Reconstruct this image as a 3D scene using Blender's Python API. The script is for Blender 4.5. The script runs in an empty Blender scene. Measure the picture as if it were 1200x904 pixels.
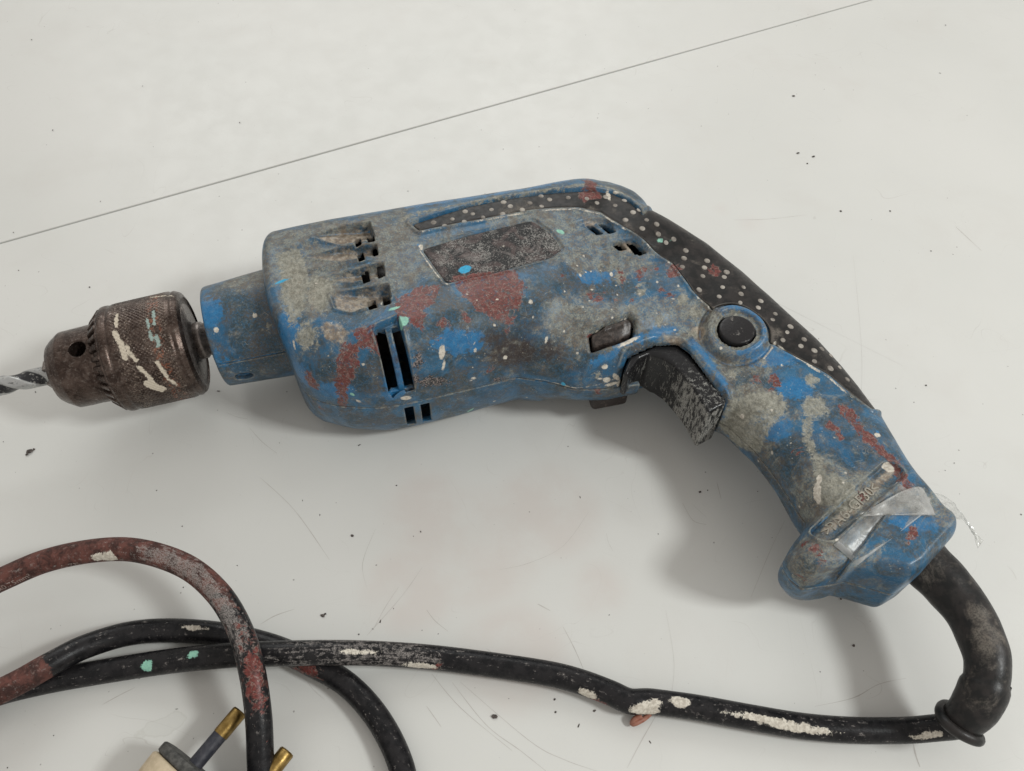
import bpy, math, random
import numpy as np
import openvdb
from math import sin, cos, radians, pi

# ------------------------------------------------------------------ camera, world, lights, exposure
S = bpy.context.scene
COL = S.collection
MM = 0.001
TILT = radians(35); DIST = 400.0; FOC = 942.0        # camera 0.40 m from the table, 35 degrees off vertical
cam_d = bpy.data.cameras.new('camera')
cam = bpy.data.objects.new('camera', cam_d); COL.objects.link(cam)
cam.location = (0, -DIST*sin(TILT)*MM, DIST*cos(TILT)*MM)
cam.rotation_euler = (TILT, 0, 0)
cam_d.sensor_width = 36; cam_d.lens = 36*FOC/1200
cam_d.clip_start = 0.005; cam_d.clip_end = 50
S.camera = cam

world = bpy.data.worlds.new('World'); S.world = world
world.use_nodes = True
bg = world.node_tree.nodes['Background']
bg.inputs['Color'].default_value = (1.0, 0.955, 0.90, 1)
bg.inputs['Strength'].default_value = 0.56

def area_light(name, pos, target, size, size_y, power, color):
    d = bpy.data.lights.new(name, 'AREA'); d.shape = 'RECTANGLE'
    d.size = size; d.size_y = size_y; d.energy = power; d.color = color
    o = bpy.data.objects.new(name, d); COL.objects.link(o)
    import mathutils
    v = mathutils.Vector(target) - mathutils.Vector(pos)
    o.location = pos; o.rotation_euler = v.to_track_quat('-Z', 'Y').to_euler()
    return o
area_light('room_lamp', (0.98, -0.38, 1.02), (0.02, 0, 0.02), 0.22, 0.18, 10.0, (0.97, 1.0, 0.99))
area_light('back_fill_light', (-0.3, 1.5, 1.15), (0, 0, 0), 1.5, 0.9, 10, (0.97, 1.0, 0.99))  # unseen soft fill, added behind the table to lighten its far side

S.view_settings.view_transform = 'Standard'; S.view_settings.look = 'None'
S.view_settings.exposure = 0.13; S.view_settings.gamma = 1.0
S.render.engine = 'CYCLES'
S.cycles.use_denoising = True
S.cycles.max_bounces = 6; S.cycles.transparent_max_bounces = 8

rnd = random.Random(7)
nrs = np.random.RandomState(11)

# ------------------------------------------------------------------ coordinates
Z0 = 36.0                                   # height of the drill's middle plane (mm)
def P(u, v, z):                             # a point of the place at height z (mm)
    a = (u-600)/FOC; b = -(v-452)/FOC
    D = (a, sin(TILT)+b*cos(TILT), -cos(TILT)+b*sin(TILT))
    C = (0, -DIST*sin(TILT), DIST*cos(TILT))
    t = (z-C[2])/D[2]
    return C[0]+t*D[0], C[1]+t*D[1]
AX = np.array([P(u, v, Z0) for u, v in [(75,436),(130,422),(228,400),(253,397),(321,379)]])
_k = np.polyfit(AX[:,0], AX[:,1], 1)
ALPHA = math.atan(_k[0]); ORG = np.array([0.0, _k[1]])
EX = np.array([cos(ALPHA), sin(ALPHA)]); EY = np.array([-sin(ALPHA), cos(ALPHA)])
def L(u, v, z):                             # the same in the drill's own axes
    p = np.array(P(u, v, z)) - ORG
    return float(p@EX), float(p@EY)
def W2L(x, y):
    p = np.array((x, y)) - ORG
    return float(p@EX), float(p@EY)

# ------------------------------------------------------------------ object helpers
def link(o, parent=None):
    COL.objects.link(o)
    if parent is not None: o.parent = parent
    return o
def tag(o, label=None, cat=None, group=None, kind=None):
    if label: o['label'] = label
    if cat: o['category'] = cat
    if group: o['group'] = group
    if kind: o['kind'] = kind
    return o
def empty(name, loc, rz=0):
    o = bpy.data.objects.new(name, None); link(o)
    o.location = loc; o.rotation_euler = (0, 0, rz); o.empty_display_size = 0.02
    return o
def mesh_obj(name, V, F, mat, parent=None, smooth=True, attrs=None):
    V = np.asarray(V, dtype=np.float64)*MM
    me = bpy.data.meshes.new(name)
    if isinstance(F, np.ndarray) and F.ndim == 2:
        n, k = F.shape
        me.vertices.add(len(V)); me.vertices.foreach_set('co', V.ravel())
        me.loops.add(n*k); me.loops.foreach_set('vertex_index', F.ravel().astype(np.int32))
        me.polygons.add(n)
        me.polygons.foreach_set('loop_start', np.arange(0, n*k, k, dtype=np.int32))
        me.polygons.foreach_set('loop_total', np.full(n, k, dtype=np.int32))
        me.update(calc_edges=True)
    else:
        me.from_pydata([tuple(v) for v in V], [], [tuple(int(i) for i in f) for f in F]); me.update()
    me.validate()
    if attrs:
        for an, arr in attrs.items():
            a = me.attributes.new(an, 'FLOAT', 'POINT'); a.data.foreach_set('value', np.asarray(arr, dtype=np.float32))
    if smooth: me.polygons.foreach_set('use_smooth', [True]*len(me.polygons))
    me.materials.append(mat)
    return link(bpy.data.objects.new(name, me), parent)

# ------------------------------------------------------------------ field helpers
def seg_d(X, Y, a, b):
    ax, ay = a; bx, by = b
    dx, dy = bx-ax, by-ay
    t = np.clip(((X-ax)*dx+(Y-ay)*dy)/(dx*dx+dy*dy+1e-9), 0, 1)
    return np.hypot(X-ax-t*dx, Y-ay-t*dy)
def line_d(X, Y, pts):
    d = np.full(np.shape(X), 1e9)
    for a, b in zip(pts[:-1], pts[1:]): d = np.minimum(d, seg_d(X, Y, a, b))
    return d
def poly_sd(X, Y, pts):                      # negative inside
    d = np.full(np.shape(X), 1e9); ins = np.zeros(np.shape(X), bool)
    n = len(pts)
    for i in range(n):
        a = pts[i]; b = pts[(i+1) % n]
        d = np.minimum(d, seg_d(X, Y, a, b))
        if abs(b[1]-a[1]) > 1e-12:
            c = ((a[1] > Y) != (b[1] > Y)) & (X < (b[0]-a[0])*(Y-a[1])/(b[1]-a[1])+a[0])
            ins ^= c
    return np.where(ins, -d, d)
def sstep(x, a, b):
    t = np.clip((x-a)/(b-a), 0, 1); return t*t*(3-2*t)
def smax(a, b, r):
    u = np.maximum(a+r, 0); v = np.maximum(b+r, 0)
    return np.minimum(np.maximum(a, b), -r)+np.sqrt(u*u+v*v)
def smin(a, b, r): return -smax(-a, -b, r)
def catmull(pts, n=8, closed=False):
    p = np.array(pts, dtype=float); out = []
    m = len(p); rng = range(m if closed else m-1)
    for i in rng:
        if closed: p0, p1, p2, p3 = p[i-1], p[i], p[(i+1) % m], p[(i+2) % m]
        else: p0, p1, p2, p3 = p[max(i-1, 0)], p[i], p[i+1], p[min(i+2, m-1)]
        for k in range(n):
            t = k/n
            out.append(0.5*((2*p1)+(-p0+p2)*t+(2*p0-5*p1+4*p2-p3)*t*t+(-p0+3*p1-3*p2+p3)*t**3))
    if not closed: out.append(p[-1])
    return np.array(out)
def blur(A, sig):
    ky = np.fft.fftfreq(A.shape[0]); kx = np.fft.rfftfreq(A.shape[1])
    G = np.exp(-2*(pi*sig)**2*(ky[:, None]**2+kx[None, :]**2))
    return np.fft.irfft2(np.fft.rfft2(A)*G, s=A.shape)
def surface(arr, origin, res):               # zero level of a sampled solid -> vertices (mm), quads
    arr = np.ascontiguousarray(np.clip(arr, -4, 4).astype(np.float32))
    g = openvdb.FloatGrid(4.0); g.copyFromArray(arr)
    pts, quads = g.convertToQuads(0.0)
    return pts.astype(np.float64)*res+np.array(origin), quads[:, ::-1].astype(np.int32)

# ------------------------------------------------------------------ node helper
class NT:
    def __init__(s, name):
        s.m = bpy.data.materials.new(name); s.m.use_nodes = True
        s.t = s.m.node_tree; s.n = s.t.nodes; s.l = s.t.links
        s.b = s.n['Principled BSDF']; s.out = s.n['Material Output']
        s.co = s.n.new('ShaderNodeTexCoord').outputs['Object']
        s._mm = None
    def put(s, sock, v):
        if isinstance(v, bpy.types.NodeSocket): s.l.new(v, sock)
        elif isinstance(v, (tuple, list)) and len(v) == 3 and sock.type == 'RGBA': sock.default_value = (*v, 1)
        else: sock.default_value = v
    @property
    def mm(s):
        if s._mm is None:
            n = s.n.new('ShaderNodeVectorMath'); n.operation = 'SCALE'; s.l.new(s.co, n.inputs[0]); n.inputs['Scale'].default_value = 1000
            s._mm = n.outputs[0]
        return s._mm
    def vec(s, op, a, b=None):
        n = s.n.new('ShaderNodeVectorMath'); n.operation = op
        s.put(n.inputs[0], a)
        if b is not None: s.put(n.inputs[1], b)
        return n.outputs[0]
    def math(s, op, a, b=0.0, c=None, clamp=False):
        n = s.n.new('ShaderNodeMath'); n.operation = op; n.use_clamp = clamp
        s.put(n.inputs[0], a); s.put(n.inputs[1], b)
        if c is not None: s.put(n.inputs[2], c)
        return n.outputs[0]
    def noise(s, scale, detail=4, rough=.55, dist=0.0, off=None, vec=None, stretch=None):
        n = s.n.new('ShaderNodeTexNoise')
        v = vec or s.mm
        if stretch: v = s.vec('MULTIPLY', v, stretch)
        if off: v = s.vec('ADD', v, off)
        s.l.new(v, n.inputs['Vector'])
        n.inputs['Scale'].default_value = scale; n.inputs['Detail'].default_value = detail
        n.inputs['Roughness'].default_value = rough; n.inputs['Distortion'].default_value = dist
        return n.outputs['Fac']
    def voro(s, scale, feature='F1', off=None, rand=1.0):
        n = s.n.new('ShaderNodeTexVoronoi'); n.feature = feature
        v = s.mm
        if off: v = s.vec('ADD', v, off)
        s.l.new(v, n.inputs['Vector']); n.inputs['Scale'].default_value = scale
        n.inputs['Randomness'].default_value = rand
        return n
    def ramp(s, f, a, b, lo=0.0, hi=1.0, smooth=True):
        n = s.n.new('ShaderNodeMapRange'); n.interpolation_type = 'SMOOTHSTEP' if smooth else 'LINEAR'
        s.put(n.inputs[0], f); n.inputs[1].default_value = a; n.inputs[2].default_value = b
        n.inputs[3].default_value = lo; n.inputs[4].default_value = hi
        return n.outputs[0]
    def mix(s, f, a, b):
        n = s.n.new('ShaderNodeMix'); n.data_type = 'RGBA'
        s.put(n.inputs[0], f); s.put(n.inputs[6], a); s.put(n.inputs[7], b)
        return n.outputs[2]
    def mixf(s, f, a, b):
        n = s.n.new('ShaderNodeMix'); n.data_type = 'FLOAT'
        s.put(n.inputs[0], f); s.put(n.inputs[2], a); s.put(n.inputs[3], b)
        return n.outputs[0]
    def attr(s, name):
        n = s.n.new('ShaderNodeAttribute'); n.attribute_name = name
        return n.outputs['Fac']
    def point(s):
        return s.n.new('ShaderNodeNewGeometry').outputs['Pointiness']
    def bump(s, h, strength=.5, dist=0.0003, prev=None):
        n = s.n.new('ShaderNodeBump'); s.put(n.inputs['Height'], h)
        n.inputs['Strength'].default_value = strength; n.inputs['Distance'].default_value = dist
        if prev is not None: s.l.new(prev, n.inputs['Normal'])
        return n.outputs[0]
    def done(s, col=None, rough=None, metal=None, normal=None, spec=None, coat=None):
        if col is not None: s.put(s.b.inputs['Base Color'], col)
        if rough is not None: s.put(s.b.inputs['Roughness'], rough)
        if metal is not None: s.put(s.b.inputs['Metallic'], metal)
        if normal is not None: s.put(s.b.inputs['Normal'], normal)
        if spec is not None: s.put(s.b.inputs['Specular IOR Level'], spec)
        return s.m

# ------------------------------------------------------------------ materials
PAINTS = ['p_red', 'p_white', 'p_mint', 'p_cyan', 'p_black', 'p_crust', 'p_dust', 'p_grime', 'p_clean', 'p_brown', 'p_tan']
def paint_over(m, col, names=('red', 'white', 'mint', 'cyan'), wob=.6):
    """paint spots stored on the surface as signed distances (mm, negative inside), broken up by noise"""
    jit = m.noise(.40, 7, .72, .4); fine = m.noise(2.2, 3, .6)
    j = m.math('ADD', m.math('MULTIPLY', m.math('SUBTRACT', jit, .5), 2.6), m.math('MULTIPLY', m.math('SUBTRACT', fine, .5), 1.2))
    cover = None
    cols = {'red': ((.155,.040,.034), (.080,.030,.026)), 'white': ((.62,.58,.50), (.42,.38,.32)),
            'mint': ((.26,.52,.40), (.20,.40,.33)), 'cyan': ((.03,.36,.58), (.03,.26,.45))}
    for nme in names:
        d = m.attr('p_'+nme)
        k = 1.0 if nme == 'red' else wob
        if nme == 'red': d = m.math('ADD', d, m.math('MULTIPLY', m.math('SUBTRACT', m.noise(.14, 8, .74, .9, off=(17, 5, 0)), .52), 15))
        f = m.ramp(m.math('ADD', d, m.math('MULTIPLY', j, k)), .10, -.25)
        if nme == 'red':
            worn = m.ramp(m.noise(.30, 9, .76, .8, off=(9, 3, 4)), .37, .47)
            f = m.math('MULTIPLY', f, worn)
        a, b = cols[nme]
        c = m.mix(m.ramp(m.noise(.9, 4, .6, off=(3, 7, 1)), .38, .66), a, b)
        col = m.mix(f, col, c)
        if nme == 'red':
            e_ = m.math('ADD', d, m.math('MULTIPLY', j, k))
            rim = m.math('MULTIPLY', m.ramp(m.math('ABSOLUTE', e_), .32, .06), m.ramp(m.noise(.35, 6, .7, off=(71, 0, 0)), .46, .58))
            vein = m.math('MULTIPLY', m.ramp(m.math('ABSOLUTE', m.math('SUBTRACT', m.noise(.30, 5, .6, .8, off=(0, 0, 90)), .5)), .014, .004), m.ramp(d, .5, -.5))
            col = m.mix(m.math('MULTIPLY', m.math('MAXIMUM', rim, vein), .55), col, (.34,.29,.25))
        cover = f if cover is None else m.math('MAXIMUM', cover, f)
    return col, cover

def mat_housing():
    m = NT('grimy_blue_plastic')
    # blue plastic
    col = m.mix(m.ramp(m.noise(.05, 3), .35, .65), (.013,.092,.188), (.022,.122,.232))
    # dirt film: dark greenish
    clean = m.ramp(m.math('ADD', m.attr('p_clean'), m.math('MULTIPLY', m.math('SUBTRACT', m.noise(.22, 8, .72, .4, off=(0, 77, 0)), .5), 14)), 1.5, -1.5)
    g_in = m.math('ADD', m.noise(.055, 10, .74, 1.1), m.ramp(m.attr('p_grime'), 4, -6, 0, .13))
    g = m.ramp(m.math('SUBTRACT', g_in, m.math('MULTIPLY', clean, .22)), .40, .585)
    mott = m.noise(.9, 6, .75, .2, off=(40, 0, 0))
    gm = m.math('MULTIPLY', g, m.ramp(mott, .34, .56, .30, 1.0))
    gc = m.mix(m.ramp(m.noise(.12, 4, off=(5, 5, 5)), .4, .62), (.024,.036,.036), (.075,.060,.042))
    cb = m.mix(m.ramp(m.noise(.3, 6, .7, off=(1, 61, 1)), .4, .6), (.012,.125,.285), (.018,.155,.335))
    col = m.mix(clean, col, cb)
    col = m.mix(m.math('MULTIPLY', gm, .90), col, gc)
    # brown grease
    br = m.ramp(m.math('ADD', m.attr('p_brown'), m.math('MULTIPLY', m.noise(.25, 6, .7), 14)), 9, 3)
    col = m.mix(m.math('MULTIPLY', br, .85), col, (.035,.020,.015))
    # grey plaster dust
    pt = m.point()
    conc = m.ramp(pt, .490, .455)
    dn = m.noise(.09, 9, .72, .5, off=(0, 30, 7))
    dm = m.ramp(m.attr('p_dust'), 8, -5)
    d1 = m.ramp(m.math('ADD', dn, m.math('MULTIPLY', dm, .25)), .53, .67)
    dfine = m.ramp(m.noise(1.2, 7, .8), .40, .58, .20, 1)
    dust = m.math('MULTIPLY', d1, dfine)
    dust = m.math('MAXIMUM', m.math('MULTIPLY', dust, .88), m.math('MULTIPLY', m.math('MULTIPLY', conc, m.ramp(m.noise(.5, 5, .7, off=(1, 2, 9)), .35, .6)), .8))
    dust = m.math('MULTIPLY', dust, m.math('SUBTRACT', 1.0, m.math('MULTIPLY', clean, .8)))
    dc = m.mix(m.ramp(m.noise(.3, 5, off=(2, 8, 2)), .4, .6), (.27,.27,.225), (.165,.135,.10))
    col = m.mix(dust, col, dc)
    tn = m.ramp(m.math('ADD', m.attr('p_tan'), m.math('MULTIPLY', m.math('SUBTRACT', m.noise(.4, 8, .75), .5), 7)), .6, -1.2)
    col = m.mix(m.math('MULTIPLY', tn, m.ramp(m.noise(.8, 7, .8, off=(9, 9, 0)), .34, .56, .35, .95)), col, m.mix(m.ramp(m.noise(.35, 5), .4, .62), (.20,.150,.105), (.40,.34,.265)))
    # crust: thick pale scraped plaster
    cr = m.ramp(m.math('ADD', m.attr('p_crust'), m.math('MULTIPLY', m.math('SUBTRACT', m.noise(.35, 7, .72, .8, off=(4, 4, 0)), .5), 12)), .8, -.8)
    crn = m.ramp(m.noise(.50, 10, .78, .25, stretch=(1, .7, 1)), .34, .66)
    cc = m.mix(crn, (.14,.135,.105), (.38,.37,.31))
    col = m.mix(m.math('MULTIPLY', cr, m.ramp(m.noise(.7, 8, .8, off=(0, 0, 44)), .34, .50, .35, .95)), col, cc)
    # worn convex edges show clean blue, dusty whitish highlights on the sharpest
    conv = m.ramp(pt, .520, .560)
    col = m.mix(m.math('MULTIPLY', conv, m.ramp(m.noise(.4, 4, .6), .36, .56, 0, .75)), col, (.03,.19,.40))
    # black speckle sticker remains
    bk = m.ramp(m.math('ADD', m.attr('p_black'), m.math('MULTIPLY', m.math('SUBTRACT', m.noise(.5, 6, .7), .5), 9)), .5, -.5)
    bkc = m.mix(m.ramp(m.noise(1.3, 4, .7), .50, .56), (.012,.010,.010), (.26,.20,.18))
    col = m.mix(m.math('MULTIPLY', bk, .92), col, bkc)
    mic = m.ramp(m.noise(1.9, 7, .85, off=(13, 2, 2)), .51, .60); mic2 = m.ramp(m.noise(2.3, 6, .85, off=(3, 22, 2)), .56, .64)
    col = m.mix(m.math('MULTIPLY', mic, .42), col, (.016,.022,.026))
    col = m.mix(m.math('MULTIPLY', m.math('MULTIPLY', mic2, m.ramp(m.noise(.10, 5, .6, off=(33, 0, 1)), .40, .60)), .5), col, (.33,.33,.30))
    # paint drops
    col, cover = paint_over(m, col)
    # thin pale scratches
    veil = m.math('MULTIPLY', m.ramp(m.noise(.45, 9, .82, .3, off=(6, 6, 6)), .50, .64), .26)
    col = m.mix(m.math('MULTIPLY', veil, m.math('SUBTRACT', 1.0, m.math('MULTIPLY', cover, .6))), col, (.26,.27,.25))
    s1 = m.ramp(m.math('ABSOLUTE', m.math('SUBTRACT', m.noise(.16, 2, .4, 1.2, stretch=(1, .35, 1)), .5)), .0038, .0012)
    s2 = m.ramp(m.math('ABSOLUTE', m.math('SUBTRACT', m.noise(.20, 2, .4, 1.0, off=(50, 9, 3), stretch=(.4, 1, 1)), .5)), .0034, .001)
    sm = m.math('MULTIPLY', m.math('MAXIMUM', s1, s2), m.ramp(m.noise(.12, 4, .6, off=(7, 0, 0)), .50, .62))
    col = m.mix(m.math('MULTIPLY', sm, .55), col, (.36,.36,.33))
    # pin-head spatter
    vo = m.voro(.55); sp = m.ramp(m.math('ADD', vo.outputs['Distance'], m.math('MULTIPLY', m.noise(3, 2), .12)), .215, .165)
    spm = m.math('MULTIPLY', sp, m.ramp(m.noise(.13, 4, .6, off=(3, 3, 30)), .55, .60))
    col = m.mix(m.math('MULTIPLY', spm, .7), col, (.40,.38,.32))
    ro = m.mixf(m.math('MAXIMUM', dust, cr), m.mixf(g, .30, .42), .70)
    ro = m.math('ADD', ro, m.math('MULTIPLY', m.math('SUBTRACT', m.noise(.6, 6, .7), .5), .25))
    hh = m.math('ADD', m.math('MULTIPLY', m.noise(.9, 7, .7), .55), m.math('MULTIPLY', cover, .30))
    hh = m.math('ADD', hh, m.math('MULTIPLY', m.math('MULTIPLY', cr, crn), .8))
    hh = m.math('SUBTRACT', hh, m.math('MULTIPLY', sm, .3))
    nb = m.bump(hh, .55, .00028)
    return m.done(col, ro, 0.0, nb, .45)

def mat_rubber(name='dusty_black_rubber', paint=True):
    m = NT(name)
    col = m.mix(m.ramp(m.noise(.2, 5), .4, .62), (.010,.010,.010), (.024,.021,.020))
    pt = m.point()
    dn = m.ramp(m.math('ADD', m.noise(.10, 8, .7, .4, off=(0, 3, 7)), m.ramp(m.attr('p_dust'), 8, -5, 0, .20)), .54, .74)
    dn = m.math('MULTIPLY', dn, m.ramp(m.noise(1.6, 6, .75), .36, .58, .3, 1))
    conc = m.math('MULTIPLY', m.ramp(pt, .480, .44), .6)
    dust = m.math('MAXIMUM', m.math('MULTIPLY', dn, .62), conc)
    col = m.mix(dust, col, m.mix(m.noise(.3, 4), (.16,.13,.105), (.24,.22,.19)))
    cover = None
    if paint:
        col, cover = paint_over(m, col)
    ro = m.mixf(dust, m.ramp(m.noise(.5, 5), .3, .7, .30, .48), .8)
    h = m.noise(1.1, 7, .7)
    if cover is not None: h = m.math('ADD', h, m.math('MULTIPLY', cover, .5))
    return m.done(col, ro, 0, m.bump(h, .4, .0002), .28)

def mat_scuffed_black(name, col0, scuff, amount, off=(0,0,0), rough=.32, front=False):
    m = NT(name)
    sc = m.ramp(m.noise(.26, 10, .74, .5, off=off, stretch=(1.1, .8, 1)), amount, amount+.035)
    fine = m.ramp(m.noise(2.4, 4, .7, .6), .35, .62)
    if front: sc = m.math('MULTIPLY', m.ramp(m.math('ADD', m.noise(.50, 10, .80, .2, off=off, stretch=(1.5, 1.3, .35)), m.math('MULTIPLY', m.attr('p_front'), .125)), .597, .625), m.mixf(m.attr('p_front'), .25, 1.0))
    f = m.math('MULTIPLY', sc, fine)
    thin = m.ramp(m.noise(.9, 8, .8, .4, off=(3, 3, 3)), .56, .75, 0, .25)
    col = m.mix(thin, col0, (.12,.105,.095))
    col = m.mix(m.math('MULTIPLY', f, .85), col, scuff)
    col = m.mix(m.math('MULTIPLY', m.ramp(m.point(), .52, .58), .35), col, (.17,.16,.15))
    ro = m.mixf(f, rough, .8)
    return m.done(col, ro, 0, m.bump(m.math('ADD', m.noise(.9, 6), f), .45, .00022), .30)

def mat_chuck():
    m = NT('worn_brown_steel')
    col = m.mix(m.ramp(m.noise(.16, 7, .7, .5), .38, .62), (.036,.023,.018), (.095,.068,.056))
    col = m.mix(m.ramp(m.noise(.8, 7, .75), .50, .68, 0, .65), col, (.21,.18,.16))
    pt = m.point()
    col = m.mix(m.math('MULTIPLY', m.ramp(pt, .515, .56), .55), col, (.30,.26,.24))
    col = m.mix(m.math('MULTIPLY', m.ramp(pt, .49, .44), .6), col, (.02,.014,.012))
    # rust band with knurl crumbs
    rb = m.attr('p_rust')
    rf = m.math('MULTIPLY', m.ramp(rb, .3, 1), m.ramp(m.noise(.55, 6, .75, .4, off=(9, 1, 1)), .50, .60))
    col = m.mix(m.math('MULTIPLY', rf, .8), col, (.24,.070,.028))
    kn = m.attr('p_knurl')
    cr = m.math('MULTIPLY', m.ramp(m.noise(1.3, 5, .75, .5, off=(2, 2, 6)), .53, .62), m.ramp(kn, .35, .85))
    col = m.mix(m.math('MULTIPLY', cr, .5), col, (.33,.26,.20))
    jit = m.math('MULTIPLY', m.math('SUBTRACT', m.noise(.7, 7, .75, .3), .5), 3.4)
    wf = m.ramp(m.math('ADD', m.attr('p_white'), jit), .1, -.25)
    col = m.mix(wf, col, m.mix(m.noise(1, 3), (.62,.55,.45), (.42,.37,.29)))
    mf = m.ramp(m.math('ADD', m.attr('p_mint'), jit), .1, -.25)
    col = m.mix(mf, col, (.28,.36,.33))
    cov = m.math('MAXIMUM', wf, mf)
    metal = m.math('SUBTRACT', .78, m.math('MULTIPLY', m.math('MAXIMUM', cov, m.math('MAXIMUM', rf, cr)), .78))
    ro = m.mixf(cov, m.ramp(m.noise(.5, 6, .7), .3, .7, .18, .42), .75)
    h = m.math('ADD', m.noise(1.2, 7, .72), m.math('MULTIPLY', cov, .8))
    return m.done(col, ro, metal, m.bump(h, .5, .00025), .5)

def mat_simple(name, c1, c2, scale=.5, rough=(.3, .5), metal=0, bump=.3, detail=5):
    m = NT(name)
    col = m.mix(m.ramp(m.noise(scale, detail, .65), .35, .65), c1, c2)
    return m.done(col, m.ramp(m.noise(scale*2, 4, off=(3,3,3)), .3, .7, rough[0], rough[1]), metal, m.bump(m.noise(scale*3, 6, .7), bump, .0002))

def mat_cord():
    m = NT('paint_smeared_black_cable')
    col = m.mix(m.ramp(m.noise(.25, 5), .4, .6), (.007,.007,.008), (.016,.015,.016))
    rd = m.attr('p_redzone')
    rf = m.ramp(m.math('ADD', rd, m.math('MULTIPLY', m.math('SUBTRACT', m.noise(.22, 7, .68, .5), .5), 2.2)), .42, .62)
    rc = m.mix(m.ramp(m.noise(.2, 6, .7, .4, off=(8, 0, 1)), .38, .62), (.040,.019,.016), (.125,.050,.040))
    rc = m.mix(m.ramp(m.noise(.5, 7, .7, off=(0, 3, 0)), .55, .68, 0, .6), rc, (.22,.165,.145))
    col = m.mix(rf, col, rc)
    # dry white scuffs along the cable
    cx = m.n.new('ShaderNodeCombineXYZ'); m.l.new(m.attr('c_s'), cx.inputs[0]); m.l.new(m.attr('c_x'), cx.inputs[1]); m.l.new(m.attr('c_y'), cx.inputs[2])
    along = m.noise(1.0, 6, .72, .2, vec=m.vec('MULTIPLY', cx.outputs[0], (.12, 4.0, 4.0)))
    sc = m.math('ADD', m.math('ADD', m.math('MULTIPLY', m.noise(.5, 8, .76, .4, off=(1, 9, 9)), .55), m.math('MULTIPLY', along, .45)), m.math('MULTIPLY', m.attr('p_scuff'), .15))
    sf = m.math('MULTIPLY', m.ramp(sc, .555, .62), m.ramp(m.noise(2.6, 3, .7), .35, .6))
    col = m.mix(m.math('MULTIPLY', sf, .7), col, (.34,.31,.29))
    col, cover = paint_over(m, col, ('red', 'white', 'mint'), 1.3)
    ro = m.mixf(m.math('MAXIMUM', sf, rf), m.ramp(m.noise(.6, 5), .3, .7, .24, .40), .6)
    h = m.math('ADD', m.noise(.9, 6, .7), m.math('MULTIPLY', cover, .25))
    return m.done(col, ro, 0, m.bump(h, .5, .0002), .20)

def mat_table():
    m = NT('scuffed_white_laminate')
    col = m.mix(m.ramp(m.noise(.008, 3), .3, .7), (.585,.585,.558), (.61,.607,.58))
    col = m.mix(m.ramp(m.noise(.02, 5, .6, .4, off=(60, 9, 0)), .50, .74, 0, .35), col, (.56,.545,.515))
    col = m.mix(m.math('MULTIPLY', m.ramp(m.attr('p_stain'), 4, -10), m.ramp(m.noise(.03, 5, .6), .30, .60, .1, .5)), col, (.555,.50,.465))
    # tide-mark stains
    ts = m.attr('p_tide'); tj = m.math('ADD', ts, m.math('MULTIPLY', m.math('SUBTRACT', m.noise(.12, 4, .6), .5), 6))
    ring = m.ramp(m.math('ABSOLUTE', tj), .55, .05); fill = m.ramp(tj, .3, -.3)
    col = m.mix(m.math('MULTIPLY', fill, .09), col, (.36,.37,.32))
    col = m.mix(m.math('MULTIPLY', ring, .15), col, (.33,.32,.27))
    # mottled fine dirt
    d = m.math('MULTIPLY', m.ramp(m.noise(1.5, 6, .8), .56, .72), m.ramp(m.noise(.045, 5, .6, off=(3, 3, 3)), .38, .62))
    col = m.mix(m.math('MULTIPLY', d, .34), col, (.36,.35,.31))
    vo = m.voro(.22); sp = m.ramp(vo.outputs['Distance'], .055, .025)
    spm = m.math('MULTIPLY', sp, m.ramp(m.noise(.05, 4, .7, off=(8, 8, 8)), .50, .58))
    col = m.mix(m.math('MULTIPLY', spm, .55), col, (.16,.14,.12))
    vo2 = m.voro(.075, off=(31, 7, 0)); sp2 = m.ramp(m.math('ADD', vo2.outputs['Distance'], m.math('MULTIPLY', m.noise(1.6, 3), .03)), .052, .036)
    col = m.mix(m.math('MULTIPLY', sp2, .6), col, (.13,.11,.10))
    # hairline scratches
    fs = None
    for i, (st, off) in enumerate([((1, .25, 1), (0, 0, 0)), ((.3, 1, 1), (70, 5, 0)), ((.8, .8, 1), (9, 90, 0))]):
        f = m.ramp(m.math('ABSOLUTE', m.math('SUBTRACT', m.noise(.035, 1.5, .4, .6, off=off, stretch=st), .5)), .0011, .0003)
        f = m.math('MULTIPLY', f, m.ramp(m.noise(.02, 4, .6, off=(off[1]+5, 3, 2)), .50, .62))
        fs = f if fs is None else m.math('MAXIMUM', fs, f)
    col = m.mix(m.math('MULTIPLY', fs, .20), col, (.30,.27,.24))
    ro = m.ramp(m.noise(.05, 6, .7), .3, .7, .30, .46)
    hh = m.math('SUBTRACT', m.math('MULTIPLY', m.noise(.25, 5, .6), .5), m.math('MULTIPLY', fs, .3))
    return m.done(col, ro, 0, m.bump(hh, .12, .0003), .40)

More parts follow.
